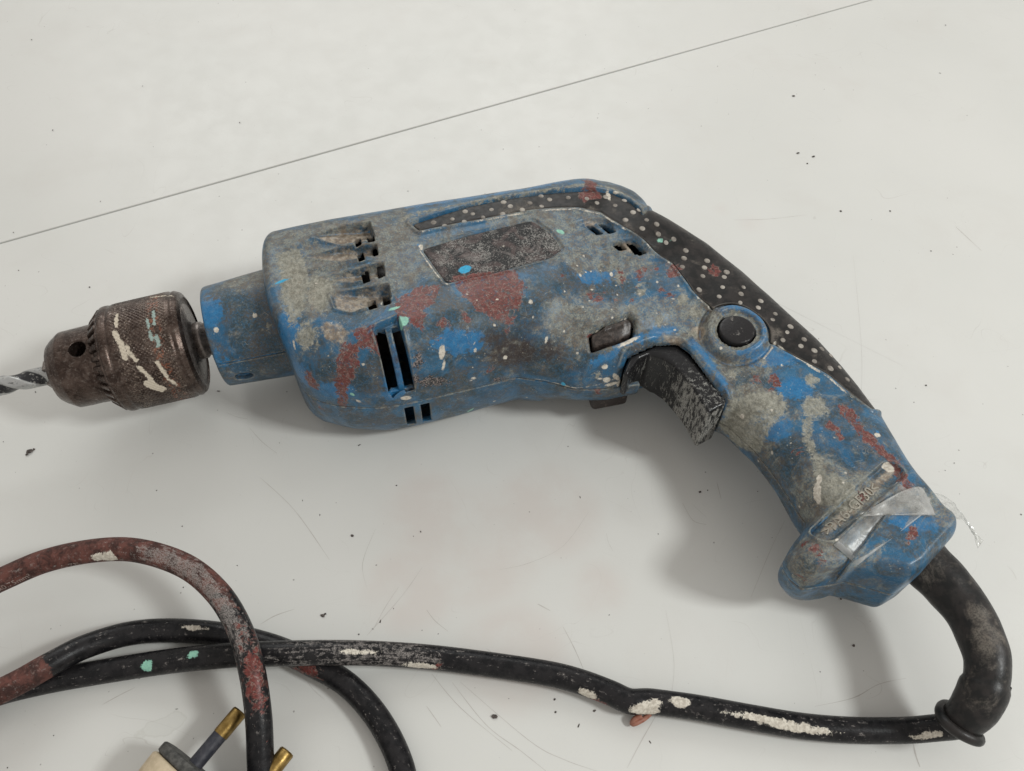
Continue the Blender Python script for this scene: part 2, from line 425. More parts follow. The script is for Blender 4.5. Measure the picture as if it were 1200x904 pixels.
M_house = mat_housing()
M_rub = mat_rubber()
M_chuck = mat_chuck()
M_table = mat_table()
M_cord = mat_cord()
M_trigger = mat_scuffed_black('scuffed_trigger_plastic', (.012,.012,.013), (.50,.49,.45), .515, rough=.20, front=True)
M_black = mat_scuffed_black('scuffed_black_plastic', (.014,.013,.014), (.26,.24,.22), .60, off=(20, 3, 0), rough=.30)
M_brown = mat_scuffed_black('dirty_brown_black_plastic', (.022,.016,.014), (.16,.13,.11), .56, off=(2, 30, 0), rough=.42)
def mat_plate():
    m = NT('worn_black_nameplate')
    sp_ = m.ramp(m.math('ADD', m.noise(1.5, 5, .8, .3), m.math('MULTIPLY', m.math('SUBTRACT', m.noise(.12, 4, .6, off=(4, 0, 0)), .5), .45)), .53, .59)
    col = m.mix(m.ramp(m.noise(.15, 5, .65, .6, off=(1, 1, 1)), .46, .60), (.010,.010,.011), (.060,.042,.040))
    col = m.mix(m.math('MULTIPLY', sp_, .75), col, (.30,.29,.27))
    pz = m.ramp(m.noise(.07, 7, .72, .8, off=(12, 40, 0)), .57, .66)
    col = m.mix(m.math('MULTIPLY', pz, .5), col, m.mix(m.noise(.6, 4), (.13,.11,.105), (.28,.25,.235)))
    col, cover = paint_over(m, col, ('white', 'cyan', 'red'))
    return m.done(col, .62, 0, m.bump(m.noise(1.5, 5, .8), .5, .0002), .4)
M_plate = mat_plate()
M_letter = mat_simple('dust_filled_lettering', (.34,.32,.27), (.24,.225,.19), .8, (.7, .85))
def mat_slider():
    m = NT('dirty_slider_plastic')
    col = m.mix(m.ramp(m.noise(.5, 7, .75), .42, .64), (.020,.015,.013), (.075,.058,.050))
    col, cover = paint_over(m, col, ('white',))
    return m.done(col, .38, 0, m.bump(m.noise(.9, 6), .5, .00025), .5)
M_slider = mat_slider()
M_dark = mat_simple('dark_inner_metal', (.010,.009,.009), (.03,.025,.02))
M_steel = mat_simple('greasy_steel', (.13,.11,.10), (.25,.22,.20), .4, (.25, .45), .7)
M_dot = mat_simple('dusty_grip_stud', (.15,.132,.115), (.38,.35,.31), .16, (.6, .85), 0, .5)
M_brass = mat_simple('tarnished_brass', (.20,.125,.035), (.33,.22,.075), .35, (.28, .45), .85, .3)
M_pinsleeve = mat_simple('dark_pin_sleeve', (.016,.018,.028), (.045,.045,.055), .5, (.4, .6))
M_cream = mat_simple('dirty_cream_plastic', (.58,.48,.34), (.44,.36,.24), .14, (.4, .6))
M_plugrim = mat_simple('dusty_dark_plug_face', (.030,.030,.028), (.085,.083,.076), .5, (.5, .8))
M_redwire = mat_simple('red_brown_wire', (.22,.075,.045), (.30,.13,.09), .5, (.35, .5))
M_gap = mat_simple('panel_gap_filler', (.03,.028,.025), (.05,.045,.04), .3, (.7, .9))
M_grain = mat_simple('dark_grit', (.025,.022,.02), (.10,.08,.07), 1.0, (.7, .9))
M_scratch = mat_simple('scratch_dirt', (.40,.375,.345), (.50,.485,.455), .05, (.6, .8))

# ------------------------------------------------------------------ the table: two laminate panels with a dark joint
ga = np.array(P(0, 285, 0)); gb = np.array(P(1020, 0, 0))
gd = (gb-ga)/np.linalg.norm(gb-ga); gn = np.array([-gd[1], gd[0]])
g0 = ga
table = tag(empty('tabletop', (0, 0, 0)), kind='structure')
def table_panel(side):
    # near panel: gn negative; far panel: gn positive. a grid that is fine near the drill
    t = np.concatenate([[-900, -500], np.arange(-200, 640, 3.0), [900, 1400]])
    s = np.concatenate([[0.80, 0.95, 1.4], np.arange(4, 560, 3.0), [800, 1200]])
    T, Sg = np.meshgrid(t, s, indexing='ij')
    zed = np.where(Sg < .9, -.45, np.where(Sg < 1.1, -.08, 0.0))
    if side > 0: zed = zed-.25
    X = g0[0]+gd[0]*T+gn[0]*Sg*side; Y = g0[1]+gd[1]*T+gn[1]*Sg*side
    V = np.stack([X, Y, zed], -1).reshape(-1, 3)
    n, k = T.shape
    i = np.arange(n*k).reshape(n, k)
    F = np.stack([i[:-1,:-1], i[:-1,1:], i[1:,1:], i[1:,:-1]], -1).reshape(-1, 4)
    if side > 0: F = F[:, ::-1]
    # border walls down to -18 mm
    base = len(V)
    cs = [(t[0], s[0]), (t[-1], s[0]), (t[-1], s[-1]), (t[0], s[-1])]
    top = [V[0], V[(n-1)*k], V[n*k-1], V[k-1]]
    bot = [np.array([p[0], p[1], -18.0]) for p in top]
    rim = [list(i[:, 0]), list(i[-1, :]), list(i[::-1, -1]), list(i[0, ::-1])]
    V = np.vstack([V, bot]); faces = [tuple(f) for f in F]
    for q in range(4):
        a = base+q; b = base+(q+1) % 4
        faces.append(tuple(rim[q])+(b, a))
    x, y = V[:, 0], V[:, 1]
    st = np.full(len(V), 50.0)
    for (u, v, r) in [(500, 600, 22), (560, 640, 30), (600, 770, 24), (640, 600, 26), (480, 690, 22), (700, 690, 14), (880, 262, 7), (845, 245, 4)]:
        px, py = P(u, v, 0); st = np.minimum(st, np.hypot(x-px, y-py)-r)
    td = np.full(len(V), 50.0)
    pts = [P(u, v, 0) for u, v in [(150, 862), (175, 848), (205, 832), (218, 833), (222, 838), (212, 850), (195, 860), (165, 866)]]
    td = np.minimum(td, poly_sd(x, y, pts))
    return mesh_obj('panel', V, faces, M_table, table, smooth=False, attrs={'p_stain': st, 'p_tide': td})
table_panel(-1); table_panel(1)
q0 = [g0+gd*-900-gn*2.0, g0+gd*1400-gn*2.0, g0+gd*1400+gn*2.0, g0+gd*-900+gn*2.0]
V = [(*p, -1.6) for p in q0]+[(*p, -19.0) for p in q0]
mesh_obj('joint', V, [(0,1,2,3),(4,7,6,5),(0,4,5,1),(1,5,6,2),(2,6,7,3),(3,7,4,0)], M_gap, table, smooth=False)

# scratches: thin ribbons of dirt caught in long scratches
V = []; F = []
def ribbon(pts, w):
    pts = catmull([P(u, v, 0) for u, v in pts], 6); b = len(V)
    n = len(pts)
    for i, p in enumerate(pts):
        t = pts[min(i+1, n-1)]-pts[max(i-1, 0)]; t /= np.linalg.norm(t)+1e-9
        ww = w*(.35+.65*sin(pi*(i+.5)/n))*(.7+.6*rnd.random())
        q = np.array([-t[1], t[0]])*ww
        V.append((*(p-q), .04)); V.append((*(p+q), .04))
        if i: F.append((b+2*i-2, b+2*i-1, b+2*i+1, b+2*i))
for pts, w in [([(305,560),(345,598),(386,656)], .16), ([(860,258),(900,257),(945,252)], .10), ([(506,790),(540,830),(600,880)], .12),
               ([(530,800),(570,850),(610,880),(640,904)], .12), ([(540,800),(620,868),(660,890),(700,904)], .09), ([(660,735),(673,760),(684,785)], .13),
               ([(630,708),(645,716)], .2), ([(500,715),(510,728),(525,740)], .12), ([(570,760),(580,768),(590,776)], .1), ([(500,828),(510,842),(517,852)], .14),
               ([(955,828),(1000,818),(1030,802),(1062,795)], .13), ([(1070,870),(1073,885),(1078,899)], .25), ([(905,652),(940,625),(975,590)], .0),
               ([(735,900),(752,868),(768,840)], .13), ([(305,732),(322,722),(345,714)], .14), ([(120,826),(140,815),(158,806)], .12),
               ([(1120,266),(1135,280),(1150,294)], .16), ([(430,745),(470,700),(495,665)], .08), ([(1000,300),(1010,420),(1005,520)], .05), ([(880,340),(960,380),(1060,430)], .05),
               ([(800,590),(812,610),(828,615)], .12), ([(840,565),(845,585)], .1), ([(935,850),(900,840),(870,838)], .08), ([(430,690),(425,660),(440,620)], .06),
               ([(585,668),(620,660),(660,640),(690,600)], .07), ([(880,700),(905,640),(920,610)], .09), ([(780,715),(790,780),(782,840)], .05)]:
    if w: ribbon(pts, w)
for k in range(12):
    u, v = rnd.uniform(-20, 1220), rnd.uniform(470, 900); a = rnd.uniform(0, pi); l = rnd.uniform(5, 28)
    b = rnd.uniform(-.15, .15)
    ribbon([(u, v), (u+l*cos(a), v+l*sin(a)), (u+2*l*cos(a+b), v+2*l*sin(a+b))], rnd.uniform(.04, .10))
sc = mesh_obj('scratch_marks', V, F, M_scratch, table, smooth=False); sc['kind'] = 'stuff'

# grit: loose specks on the table
def lump(c, r, flat=.5, seed=0):
    rs = np.random.RandomState(seed)
    ph = (1+5**.5)/2
    v = np.array([(-1,ph,0),(1,ph,0),(-1,-ph,0),(1,-ph,0),(0,-1,ph),(0,1,ph),(0,-1,-ph),(0,1,-ph),(ph,0,-1),(ph,0,1),(-ph,0,-1),(-ph,0,1)])/1.9
    v = v*rs.uniform(.6, 1.25, (12, 1)); v[:, 2] *= flat
    f = [(0,11,5),(0,5,1),(0,1,7),(0,7,10),(0,10,11),(1,5,9),(5,11,4),(11,10,2),(10,7,6),(7,1,8),(3,9,4),(3,4,2),(3,2,6),(3,6,8),(3,8,9),(4,9,5),(2,4,11),(6,2,10),(8,6,7),(9,8,1)]
    return v*r+np.array(c), f
V = []; F = []
def speck(u, v, r, sx=1.0, ang=0.0, fl=.45):
    x, y = P(u, v, 0); vv, ff = lump((0, 0, 0), r, fl, rnd.randrange(9999))
    vv[:, 0] *= sx; c, s = cos(ang), sin(ang)
    vv = np.stack([vv[:, 0]*c-vv[:, 1]*s, vv[:, 0]*s+vv[:, 1]*c, vv[:, 2]], 1)
    vv[:, 2] -= vv[:, 2].min(); vv += np.array([x, y, .0]); b = len(V)
    V.extend(vv.tolist()); F.extend([tuple(i+b for i in f) for f in ff])
for (u, v, r, sx, a) in [(35,530,1.3,1.5,.3),(32,533,.9,1,0),(40,527,.7,1,0),(930,113,.8,1.3,.2),(935,180,.8,1.5,0),(953,184,.8,1.6,.4),(946,192,.6,1,0),(985,248,.7,1,0),
                         (1043,248,.6,1,0),(413,628,.7,1,0),(378,722,1.0,.6,1.2),(381,720,.6,1,0),(820,577,.7,1,0),(650,820,.5,1,0),(651,835,.5,1,0),(697,833,.5,1.6,.4),
                         (985,702,.5,1,0),(62,153,.5,1,0),(281,144,.5,1,0),(37,47,.5,1,0),(105,337,.5,1,0),(1000,757,.7,1,0),(580,840,1.0,1.4,0),(1108,30,.5,1,0),(1085,452,.5,1,0)]:
    speck(u, v, r, sx, a)
for k in range(105):
    v = rnd.uniform(0, 904)
    if v < 450 and rnd.random() < .6: v = rnd.uniform(470, 900)
    speck(rnd.uniform(-40, 1240), v, rnd.uniform(.12, .34), rnd.choice([1, 1, 1.5, 3]), rnd.uniform(0, 3))
gr = mesh_obj('grit', V, F, M_grain, None, smooth=False)
tag(gr, 'dark loose specks of grit scattered over the white table', 'grit', kind='stuff')

# ------------------------------------------------------------------ the drill
ROOTLOC = (ORG[0]*MM, ORG[1]*MM, 0)
drill = empty('electric_drill', ROOTLOC, ALPHA)
tag(drill, 'worn blue electric drill lying on its side, splashed with paint and plaster, cable attached', 'drill')

RES = 0.5
gx = np.arange(-121, 131, RES); gy = np.arange(-211, 52, RES)
GX, GY = np.meshgrid(gx, gy, indexing='ij')

def LL(pts): return [L(*p) for p in pts]
# outline of the shell at the middle plane (extended at nose and butt; those ends are trimmed below)
top_l = LL([(390,259,56),(465,246,56),(590,224,56),(662,212,56),(690,209,55),(712,211,53),(733,220,51),(750,233,48),(762,248,46),(766,262,44)])
out = [(-150, top_l[0][1]+.4)] + top_l
out += LL([(797,277,45),(832,296,44),(875,328,43.5),(904,352,43),(932,379,42.5),(961,406,42),(990,436,42),(1008,457,42),(1033,488,43),(1052,520,44),(1077,568,45),(1100,600,45),(1124,620,44)])
out += [tuple(np.array(L(1124,620,44))+np.array((8,-40)))]
out += [tuple(np.array(L(913,676,30))+np.array((6,-34)))]
out += LL([(908,674,30),(922,648,28),(938,628,27),(926,612,27),(905,577,27),(877,541,27),(845,512,27),(800,480,36),(765,448,36),(722,455,36),(700,457,36),(673,457,36),(640,448,36),(607,443,36),(570,452,36),(532,461,36),(475,474,36),(440,479,36)])
out += LL([(400,477,36),(370,470,36)]) + [(-117.5, L(345,458,36)[1]), (-150, L(330,440,36)[1]+14)]
out_c = out
dd = -poly_sd(GX, GY, out_c)                         # positive inside
dd = blur(dd, 2.2)
# thickness and rounding fields
def field(ctrl, p=3.0, k=900.0):
    num = np.zeros_like(GX); den = np.zeros_like(GX)
    for x, y, v in ctrl:
        w = 1.0/((GX-x)**2+(GY-y)**2+60)**p; num += w*v; den += w
    return num/den
T = field([(-110,0,34),(-80,20,35),(-80,-30,35),(-40,0,35),(-40,-40,35),(0,0,34.5),(0,-40,34),(30,10,33),(50,-10,31),(20,-62,27),(-60,-60,35),(70,15,27),(-20,-60,33),
           (40,-60,24),(60,-50,25),(80,-60,23),(78,-80,22.5),(30,-76,18),(45,-76,17),(56,-82,17),(62,-98,16.5),(60,-112,16),(45,-95,16),(48,-120,16),(15,-76,20),(100,-70,20),(90,-105,19.5),(75,-122,18),(110,-130,18),(95,-150,19),(90,-175,21),(70,-180,19),(115,-180,21)], 2.3)
Rr = field([(-100,0,24),(-60,0,25),(0,0,26),(0,-60,20),(50,20,22),(40,-70,15),(80,-80,19),(60,-110,14),(110,-90,19),(90,-130,20),(95,-158,17),(110,-178,8),(95,-190,7),(60,-180,12),(-60,-55,19),(-30,-55,19),(-100,-50,20)], 2.0)
NEXP = 2.35
q = np.maximum(1-smin(dd, Rr-1.5, 3.0)/Rr, 0.0)
qn = q**NEXP
# where the side face is: height above the table
Hs = Z0+T*np.clip(1-qn, 0, 1)**(1/NEXP)
def bil(A, x, y):
    i = np.clip((np.asarray(x)-gx[0])/RES, 0, len(gx)-1.001); j = np.clip((np.asarray(y)-gy[0])/RES, 0, len(gy)-1.001)
    i0 = i.astype(int); j0 = j.astype(int); a = i-i0; b = j-j0
    return A[i0,j0]*(1-a)*(1-b)+A[i0+1,j0]*a*(1-b)+A[i0,j0+1]*(1-a)*b+A[i0+1,j0+1]*a*b
_zm = np.linspace(78, 8, 281)
def SP3(u, v, A=None):                               # photo point -> point on the drill's surface
    A = Hs if A is None else A
    x1, y1 = L(u, v, 78); x0, y0 = L(u, v, 8); t = (_zm-8)/70
    x = x0+(x1-x0)*t; y = y0+(y1-y0)*t
    Hh = bil(A, x, y); ok = (Hh > Z0+.05) & (np.abs(_zm-Z0) <= Hh-Z0)
    i = int(np.argmax(ok)) if ok.any() else int(np.argmin(np.abs(_zm-Z0)))
    return np.array((x[i], y[i], _zm[i]))
def SP(u, v):
    p = SP3(u, v); return float(p[0]), float(p[1])
def SL(pts): return [SP(u, v) for u, v in pts]

# ---- relief of the upper shell (mm, outward positive)
rub_poly = SL([(481,262),(552,240),(635,226),(690,222),(717,225),(739,236),(754,250)]) + [L(770,262,40), (92,4)] \
    + [tuple(np.array(L(u, v, 46))+np.array((9, 3))) for u, v in [(797,277),(832,296),(875,328),(904,352),(932,380),(961,407),(990,438)]] + [tuple(np.array(L(1007,458,42))+np.array((6,1))), tuple(np.array(L(1025,483,42))+np.array((2.5,-1)))] \
    + SL([(1022,480),(1004,467),(973,441),(932,418),(902,400),(880,392),(838,364),(812,341),(789,309),(759,285),(731,266),(704,249),(676,243),(646,244),(607,249),(552,259),(492,271)])
d_rub = blur(poly_sd(GX, GY, rub_poly), 1.0)
h = np.zeros_like(GX)
h += -1.6*sstep(d_rub, .25, -.45)*sstep(GY, -134, -128)                     # bed of the rubber grip
h += 0.9*np.exp(-((d_rub-1.3)/.8)**2)                 # bead beside it
top_rim = (GY > 0) | (GX > 60)
h += 1.0*np.exp(-((dd-2.2)/1.5)**2)*sstep(GY, 5, 25)*sstep(GX, -70, -45)
# nameplate recess
lab = SL([(491,291),(560,271),(624,256),(646,271),(662,292),(646,303),(580,320),(522,333)])
d_lab = blur(poly_sd(GX, GY, lab), 2.0)
h += -0.8*sstep(d_lab, .35, -.35) + .35*np.exp(-((d_lab-.8)/.5)**2)
# fluted vent pockets with two holes each
pockets = [([(366,279),(400,266),(433,261),(439,279),(400,287) ], 4.4), ([(362,302),(400,291),(441,287),(443,299),(400,307)], 3.2),
           ([(378,327),(410,319),(449,309),(451,323),(412,333)], 3.6), ([(388,346),(412,342),(455,335),(458,350),(412,366),(394,362)], 3.8),
           ([(436,384),(466,371),(470,382),(486,456),(458,466),(448,420)], 2.0)]
for pl, dep in pockets:
    q2 = SL(pl); d = blur(poly_sd(GX, GY, q2), .7)
    xs = [p[0] for p in q2]; ramp = sstep(GX, min(xs)-4, max(xs)-4) if dep > 2.1 else 1.0
    h += -dep*sstep(d, .25, -.6)*ramp + .6*np.exp(-((d-.8)/.55)**2)
for pl, dep in [([(668,262),(690,255),(712,257),(723,272),(700,277),(686,267)], 1.6), ([(690,290),(720,282),(742,279),(762,297),(735,300),(716,294)], 1.8)]:
    d = blur(poly_sd(GX, GY, SL(pl)), 1.2); h += -dep*sstep(d, .3, -1.3)
# ribs between the front vents
for a, b in [((340,290),(430,268)), ((352,318),(440,305)), ((372,338),(452,330))]:
    h += .8*np.exp(-(line_d(GX, GY, SL([a, b]))/2.2)**2)
holes = [[(416,282),(422,280),(423,286),(417,287)], [(430,279),(437,276),(439,282),(432,284)], [(419,299),(425,297),(427,304),(421,306)], [(437,293),(441,291),(443,299),(438,300)],
         [(424,322),(431,320),(433,329),(426,332)], [(442,314),(448,312),(451,323),(444,326)], [(431,355),(439,352),(442,360),(433,363)], [(449,350),(455,347),(458,355),(450,358)],
         [(440,389),(450,386),(467,460),(457,464)], [(459,385),(467,382),(485,455),(476,458)],
         [(687,265),(694,265),(706,274),(699,275)], [(701,263),(709,264),(721,272),(713,273)], [(719,287),(727,286),(734,292),(725,293)], [(734,284),(742,284),(757,297),(749,299)]]
# trigger opening with its raised lip
trig_px = [(728,434),(735,416),(768,403),(794,403),(808,413),(853,468),(850,482),(842,512),(826,540),(790,520),(770,470),(757,462),(738,457),(729,446)]
trig = LL([(u, v, 52) for u, v in trig_px[:7]])
TRO = trig + [tuple(np.array(L(843,500,45))), tuple(np.array(L(836,520,36))+np.array((0,-4)))] + [(30,-140), (22,-112)] + [L(757,462,40), L(738,458,46), L(729,446,50)]
d_tr = blur(poly_sd(GX, GY, TRO), 1.0)
lipmask = sstep(GY, -126, -112)
h += 1.5*np.exp(-((d_tr-1.8)/1.2)**2)*sstep(dd, .5, 3)
lip2 = SL([(687,470),(684,445),(690,427),(708,415),(729,407),(767,391),(791,387),(812,400),(832,425),(853,458),(848,480)])
dl2 = line_d(GX, GY, lip2)
h += .9*np.exp(-(dl2/1.5)**2)
# round boss of the lock button
bc = SP(864, 386); rb = np.hypot(GX-bc[0], GY-bc[1])
h += 2.7*sstep(rb, 14.2, 12.4) - 2.3*sstep(rb, 11.0, 9.4) - 1.2*np.exp(-((rb-15.0)/1.0)**2)
d_btn = rb-8.3
# direction slider recess
sw = SL([(690,390),(702,384),(736,369),(743,378),(741,393),(716,404),(693,411)])
d_sw = blur(poly_sd(GX, GY, sw), 1.0)
h += -2.2*sstep(d_sw, .9, .1) + .5*np.exp(-((d_sw-2.0)/.9)**2)
# slot with the material mark on the butt, creases of the butt
sa, sb = SP(968, 622), SP(1045, 553)
d_slot = seg_d(GX, GY, sa, sb)-4.2
h += -1.4*sstep(d_slot, .3, -.5)+.6*np.exp(-((d_slot-.8)/.6)**2)
cre = SL([(1050,583),(1035,600),(1012,632),(996,655),(985,676)])
nx, ny = cre[4][0]-cre[0][0], cre[4][1]-cre[0][1]
cs = ((GX-cre[0][0])*ny-(GY-cre[0][1])*nx)/math.hypot(nx, ny)      # signed distance from the crease line
dc = line_d(GX, GY, cre)
side = np.where(cs > 0, 1, -1)
sgn_block = 1 if ((SP(1050,650)[0]-cre[0][0])*ny-(SP(1050,650)[1]-cre[0][1])*nx) > 0 else -1
sd_cre = cs*sgn_block                                 # positive on the block
ta = ((GX-cre[0][0])*nx+(GY-cre[0][1])*ny)/(nx*nx+ny*ny); fade = sstep(ta, .02, .30)*sstep(d_slot, 0, 3)
h += fade*(-2.2*np.exp(-(np.abs(sd_cre)/7.5)**1.3)*(sd_cre < 0))
h = blur(h, .55)
MB = np.minimum(T, Rr*1.15)
def relief(hh_): return Z0+T*np.clip((1+hh_/MB)**NEXP-qn, 0, 1e9)**(1/NEXP)
Hr = relief(h)                                        # the finished surface
d_hole = np.full_like(GX, 50.0)
for hl in holes: d_hole = np.minimum(d_hole, poly_sd(GX, GY, [tuple(SP3(u, v, Hr)[:2]) for u, v in hl])-.25)
# trimming of the nose and the butt
butt = [(-200,-100),(-200,120),(200,120),(150,-120)] + [tuple(np.array(L(1080,572,46))+np.array((30,12)))] + LL([(1117,612,46),(1107,638,42),(1064,686,37),(1045,698,36),(988,682,36),(976,688,34),(937,694,34),(918,686,34),(909,674,32)]) + [tuple(np.array(L(909,674,32))+np.array((-30,5)))]
d_butt = blur(poly_sd(GX, GY, butt), 1.2)
d_nose = -(GX+114.3)+ .010*(GY+4)**2*.35
h_low = -0.0*GX

XCUT = L(754, 458, 36)[0]
def shell(half):
    ks = np.arange(-1.0, 41.0, RES)
    arr = np.empty((len(gx), len(gy), len(ks)), np.float32)
    hh = h if half > 0 else 0.35*h*0
    slot_low = np.maximum(np.abs(GX-(-66.6+.0))-2.0, GY+52) ; slot_low2 = np.maximum(np.abs(GX-(-59.4))-2.0, GY+52)
    for k, w in enumerate(ks):
        f = ((qn+(max(w, 0)/T)**NEXP)**(1/NEXP)-1)*np.minimum(T, Rr*1.15)
        f = smax(f, d_nose, 5.0); f = smax(f, d_butt, 4.3)
        f = f-hh*min(1, max(0, (w-1)/6))
        inner = f+2.6
        f = np.maximum(f, -inner)
        f = np.maximum(f, -(d_tr if half > 0 else np.maximum(d_tr, XCUT-GX)))
        if half > 0:
            if w > 8:
                f = np.maximum(f, -d_hole); f = np.maximum(f, -d_btn)
            if w > 12: f = np.maximum(f, -(d_sw-.1))
        else:
            if 3 < w < 22:
                f = np.maximum(f, -slot_low); f = np.maximum(f, -slot_low2)
        f = smax(f, 0.20-w, .5)
        arr[:, :, k] = f
    V, F = surface(arr, (gx[0], gy[0], ks[0]), RES)
    return V, F

def lower_mirror(V, F):
    V = V.copy(); V[:, 2] *= -1
    return V, F[:, ::-1]

# ---- paint and dirt bookkeeping (all in the drill's axes)
BL = {k: [] for k in PAINTS}
def SS(u, v): return SP3(u, v, Hr)
def blob(kind, u, v, ru, rv=None, ang=0.0):           # ellipse on the surface; sizes in photo pixels
    rv = rv or ru
    c = SS(u, v); k = .36
    e = SS(u+4*cos(ang), v+4*sin(ang))-SS(u-4*cos(ang), v-4*sin(ang)); e /= np.linalg.norm(e)+1e-9
    BL[kind].append(('e', c, e, ru*k, rv*k*1.12))
def patch(kind, pts, grow=0.0): BL[kind].append(('p', np.array([SS(*p) for p in pts]), grow))
def streak(kind, pts, w): BL[kind].append(('l', np.array([SS(*p) for p in pts]), w*.36))
def paint_attrs(V, kinds=PAINTS):
    res = {}
    for kd in kinds:
        a = np.full(len(V), 30.0)
        for it in BL[kd]:
            if it[0] == 'e':
                _, c, e, ra, rb_ = it; R = max(ra, rb_)+14
                m = (np.abs(V-c) < R).all(1)
                d = V[m]-c; p_ = d@e; q_ = np.sqrt(np.maximum((d*d).sum(1)-p_*p_, 0))
                a[m] = np.minimum(a[m], (np.sqrt((p_/ra)**2+(q_/rb_)**2)-1)*min(ra, rb_))
            else:
                pt_ = it[1]; lo = pt_.min(0)-14; hi = pt_.max(0)+14
                m = ((V > lo) & (V < hi)).all(1)
                if not m.any(): continue
                if it[0] == 'p':                      # polygon in its own tangent plane
                    c = pt_.mean(0); U, _s, Wt = np.linalg.svd(pt_-c); q_ = (pt_-c)@Wt[:2].T
                    d = V[m]-c; w_ = d@Wt[:2].T
                    a[m] = np.minimum(a[m], poly_sd(w_[:, 0], w_[:, 1], [tuple(r_) for r_ in q_])-it[2]+np.maximum(np.abs(d@Wt[2])-12, 0))
                else:
                    best = np.full(m.sum(), 1e9)
                    for A_, B_ in zip(pt_[:-1], pt_[1:]):
                        d = B_-A_; t = np.clip(((V[m]-A_)@d)/(d@d+1e-9), 0, 1)[:, None]
                        best = np.minimum(best, np.linalg.norm(V[m]-A_-d*t, axis=1))
                    a[m] = np.minimum(a[m], best-it[2])
        res[kd] = a
    return res
# red oxide paint
patch('p_red', [(528,326),(560,324),(604,316),(614,345),(600,366),(597,386),(588,376),(562,363),(544,346)], .3)
patch('p_red', [(466,350),(492,338),(514,334),(510,348),(498,362),(499,386),(486,380),(464,366)], .2)
patch('p_red', [(414,388),(438,382),(443,414),(426,408)])
patch('p_red', [(400,404),(416,404),(419,426),(410,445),(406,470),(397,462),(393,440)])
patch('p_red', [(357,434),(366,436),(372,456),(362,453)])
for a in [(331,402,4,4),(404,474,4,6),(369,477,6,3),(703,347,3),(752,322,4,8,.3),(727,325,3,4),(692,345,3),(708,343,2),(741,352,3),(788,316,9,11),(885,445,3),(700,350,2.5),
          (836,320,7,9),(998,487,8,4,.7),(908,447,3,7),(1008,580,3),(1070,625,4,8,.5),(940,638,3),(963,655,3),(520,378,5,3),(545,372,4)]: blob('p_red', *a)
streak('p_red', [(988,480),(1003,497),(1018,515),(1034,530),(1048,545),(1062,570)], 4.5)
streak('p_red', [(972,500),(985,512)], 3)
patch('p_red', [(683,214),(692,210),(700,216),(698,226),(703,236),(690,234),(684,240),(679,232),(686,224)])
# light paint drops
for a in [(518,413,4,9,0),(520,428,2,7,0),(958,578,4.5,11,0),(960,562,3,5,0),(344,405,2,5),(339,403,2,2),(345,423,2,2),(347,437,3,2,.6),(340,442,2,2),(346,441,2,2),(420,470,4,2,.5),
          (736,401,17,2.6,-.45),(640,398,2,4),(592,419,3,3),(557,410,2,2),(557,412,2,1.5),(716,322,2,3),(555,443,3,2),(622,354,2.5),(590,290,2,2),(493,290,3,4),
          (709,430,4,3),(722,442,7,3,.8),(717,450,9,3,-.3),(711,445,5,4),(726,449,4,6),(703,444,3,1.5),(476,467,7,4),(700,390,3),(845,408,2),(1028,510,4,3),(870,488,3),(712,232,3,9,.1),(722,226,4,2),(1040,548,8,5,.6),(805,277,3)]: blob('p_white', *a)
streak('p_white', [(905,402),(935,420),(960,436)], 1.6); streak('p_white', [(895,420),(905,408),(910,398)], 1.6)
for a in [(470,378,6,9,.2),(657,272,6,3,.4),(772,283,7,4,-.2),(785,283,8,3.5,-.1),(413,462,4,2,.6),(551,481,8,2.5,-.6),(462,362,8,2,-.3)]: blob('p_mint', *a)
for a in [(545,317,9,5.5,-.4),(331,330,10,2,-.35),(660,450,3,3)]: blob('p_cyan', *a)
for _ in range(120):
    u, v = rnd.choice([(rnd.uniform(312, 700), rnd.uniform(330, 490)), (rnd.uniform(660, 800), rnd.uniform(300, 400)), (rnd.uniform(850, 1090), rnd.uniform(420, 690))])
    blob(rnd.choice(['p_white']*5+['p_red']), u, v, rnd.uniform(.7, 2.1), rnd.uniform(.7, 2.0), rnd.uniform(0, 3))
# crust, dust, grime, grease, clean patches
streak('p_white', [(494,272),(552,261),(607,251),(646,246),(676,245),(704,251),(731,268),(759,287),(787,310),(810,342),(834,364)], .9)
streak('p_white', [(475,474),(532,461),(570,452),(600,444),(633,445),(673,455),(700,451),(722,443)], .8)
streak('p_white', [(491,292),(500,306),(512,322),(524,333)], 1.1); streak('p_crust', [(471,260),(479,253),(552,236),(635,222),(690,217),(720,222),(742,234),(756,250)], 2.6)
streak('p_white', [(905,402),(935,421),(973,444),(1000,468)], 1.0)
for a in [(725,325,6),(752,342,6),(750,334,5),(800,352,6),(741,363,4),(816,368,7),(951,445,9,7),(812,392,6),(772,378,5),(860,440,5),(700,440,3),(895,425,5)]: blob('p_crust', *a)
patch('p_crust', [(842,500),(860,468),(885,458),(915,462),(922,480),(905,500),(890,530),(866,526)], 0)
patch('p_crust', [(325,300),(352,292),(362,330),(352,372),(340,382),(334,350)], .5)
blob('p_crust', 905, 478, 15, 10); streak('p_crust', [(955,470),(945,500),(948,520),(960,540),(962,560)], 4); blob('p_crust', 982, 578, 24, 17, .6)
blob('p_crust', 955, 478, 14, 12); blob('p_crust', 360, 395, 12, 14); patch('p_crust', [(365,320),(392,330),(380,372),(360,350)], 0)
for a in [(365,330,30,40),(464,300,26,46),(640,252,60,10),(520,300,50,20),(640,265,50,25),(700,380,60,25),(800,375,45,25),(840,420,30,25),(860,400,50,40),(330,300,25,30),(975,580,40,30),
          (960,660,35,25),(1080,590,30,20),(700,300,60,25),(870,490,45,30)]: blob('p_dust', *a)
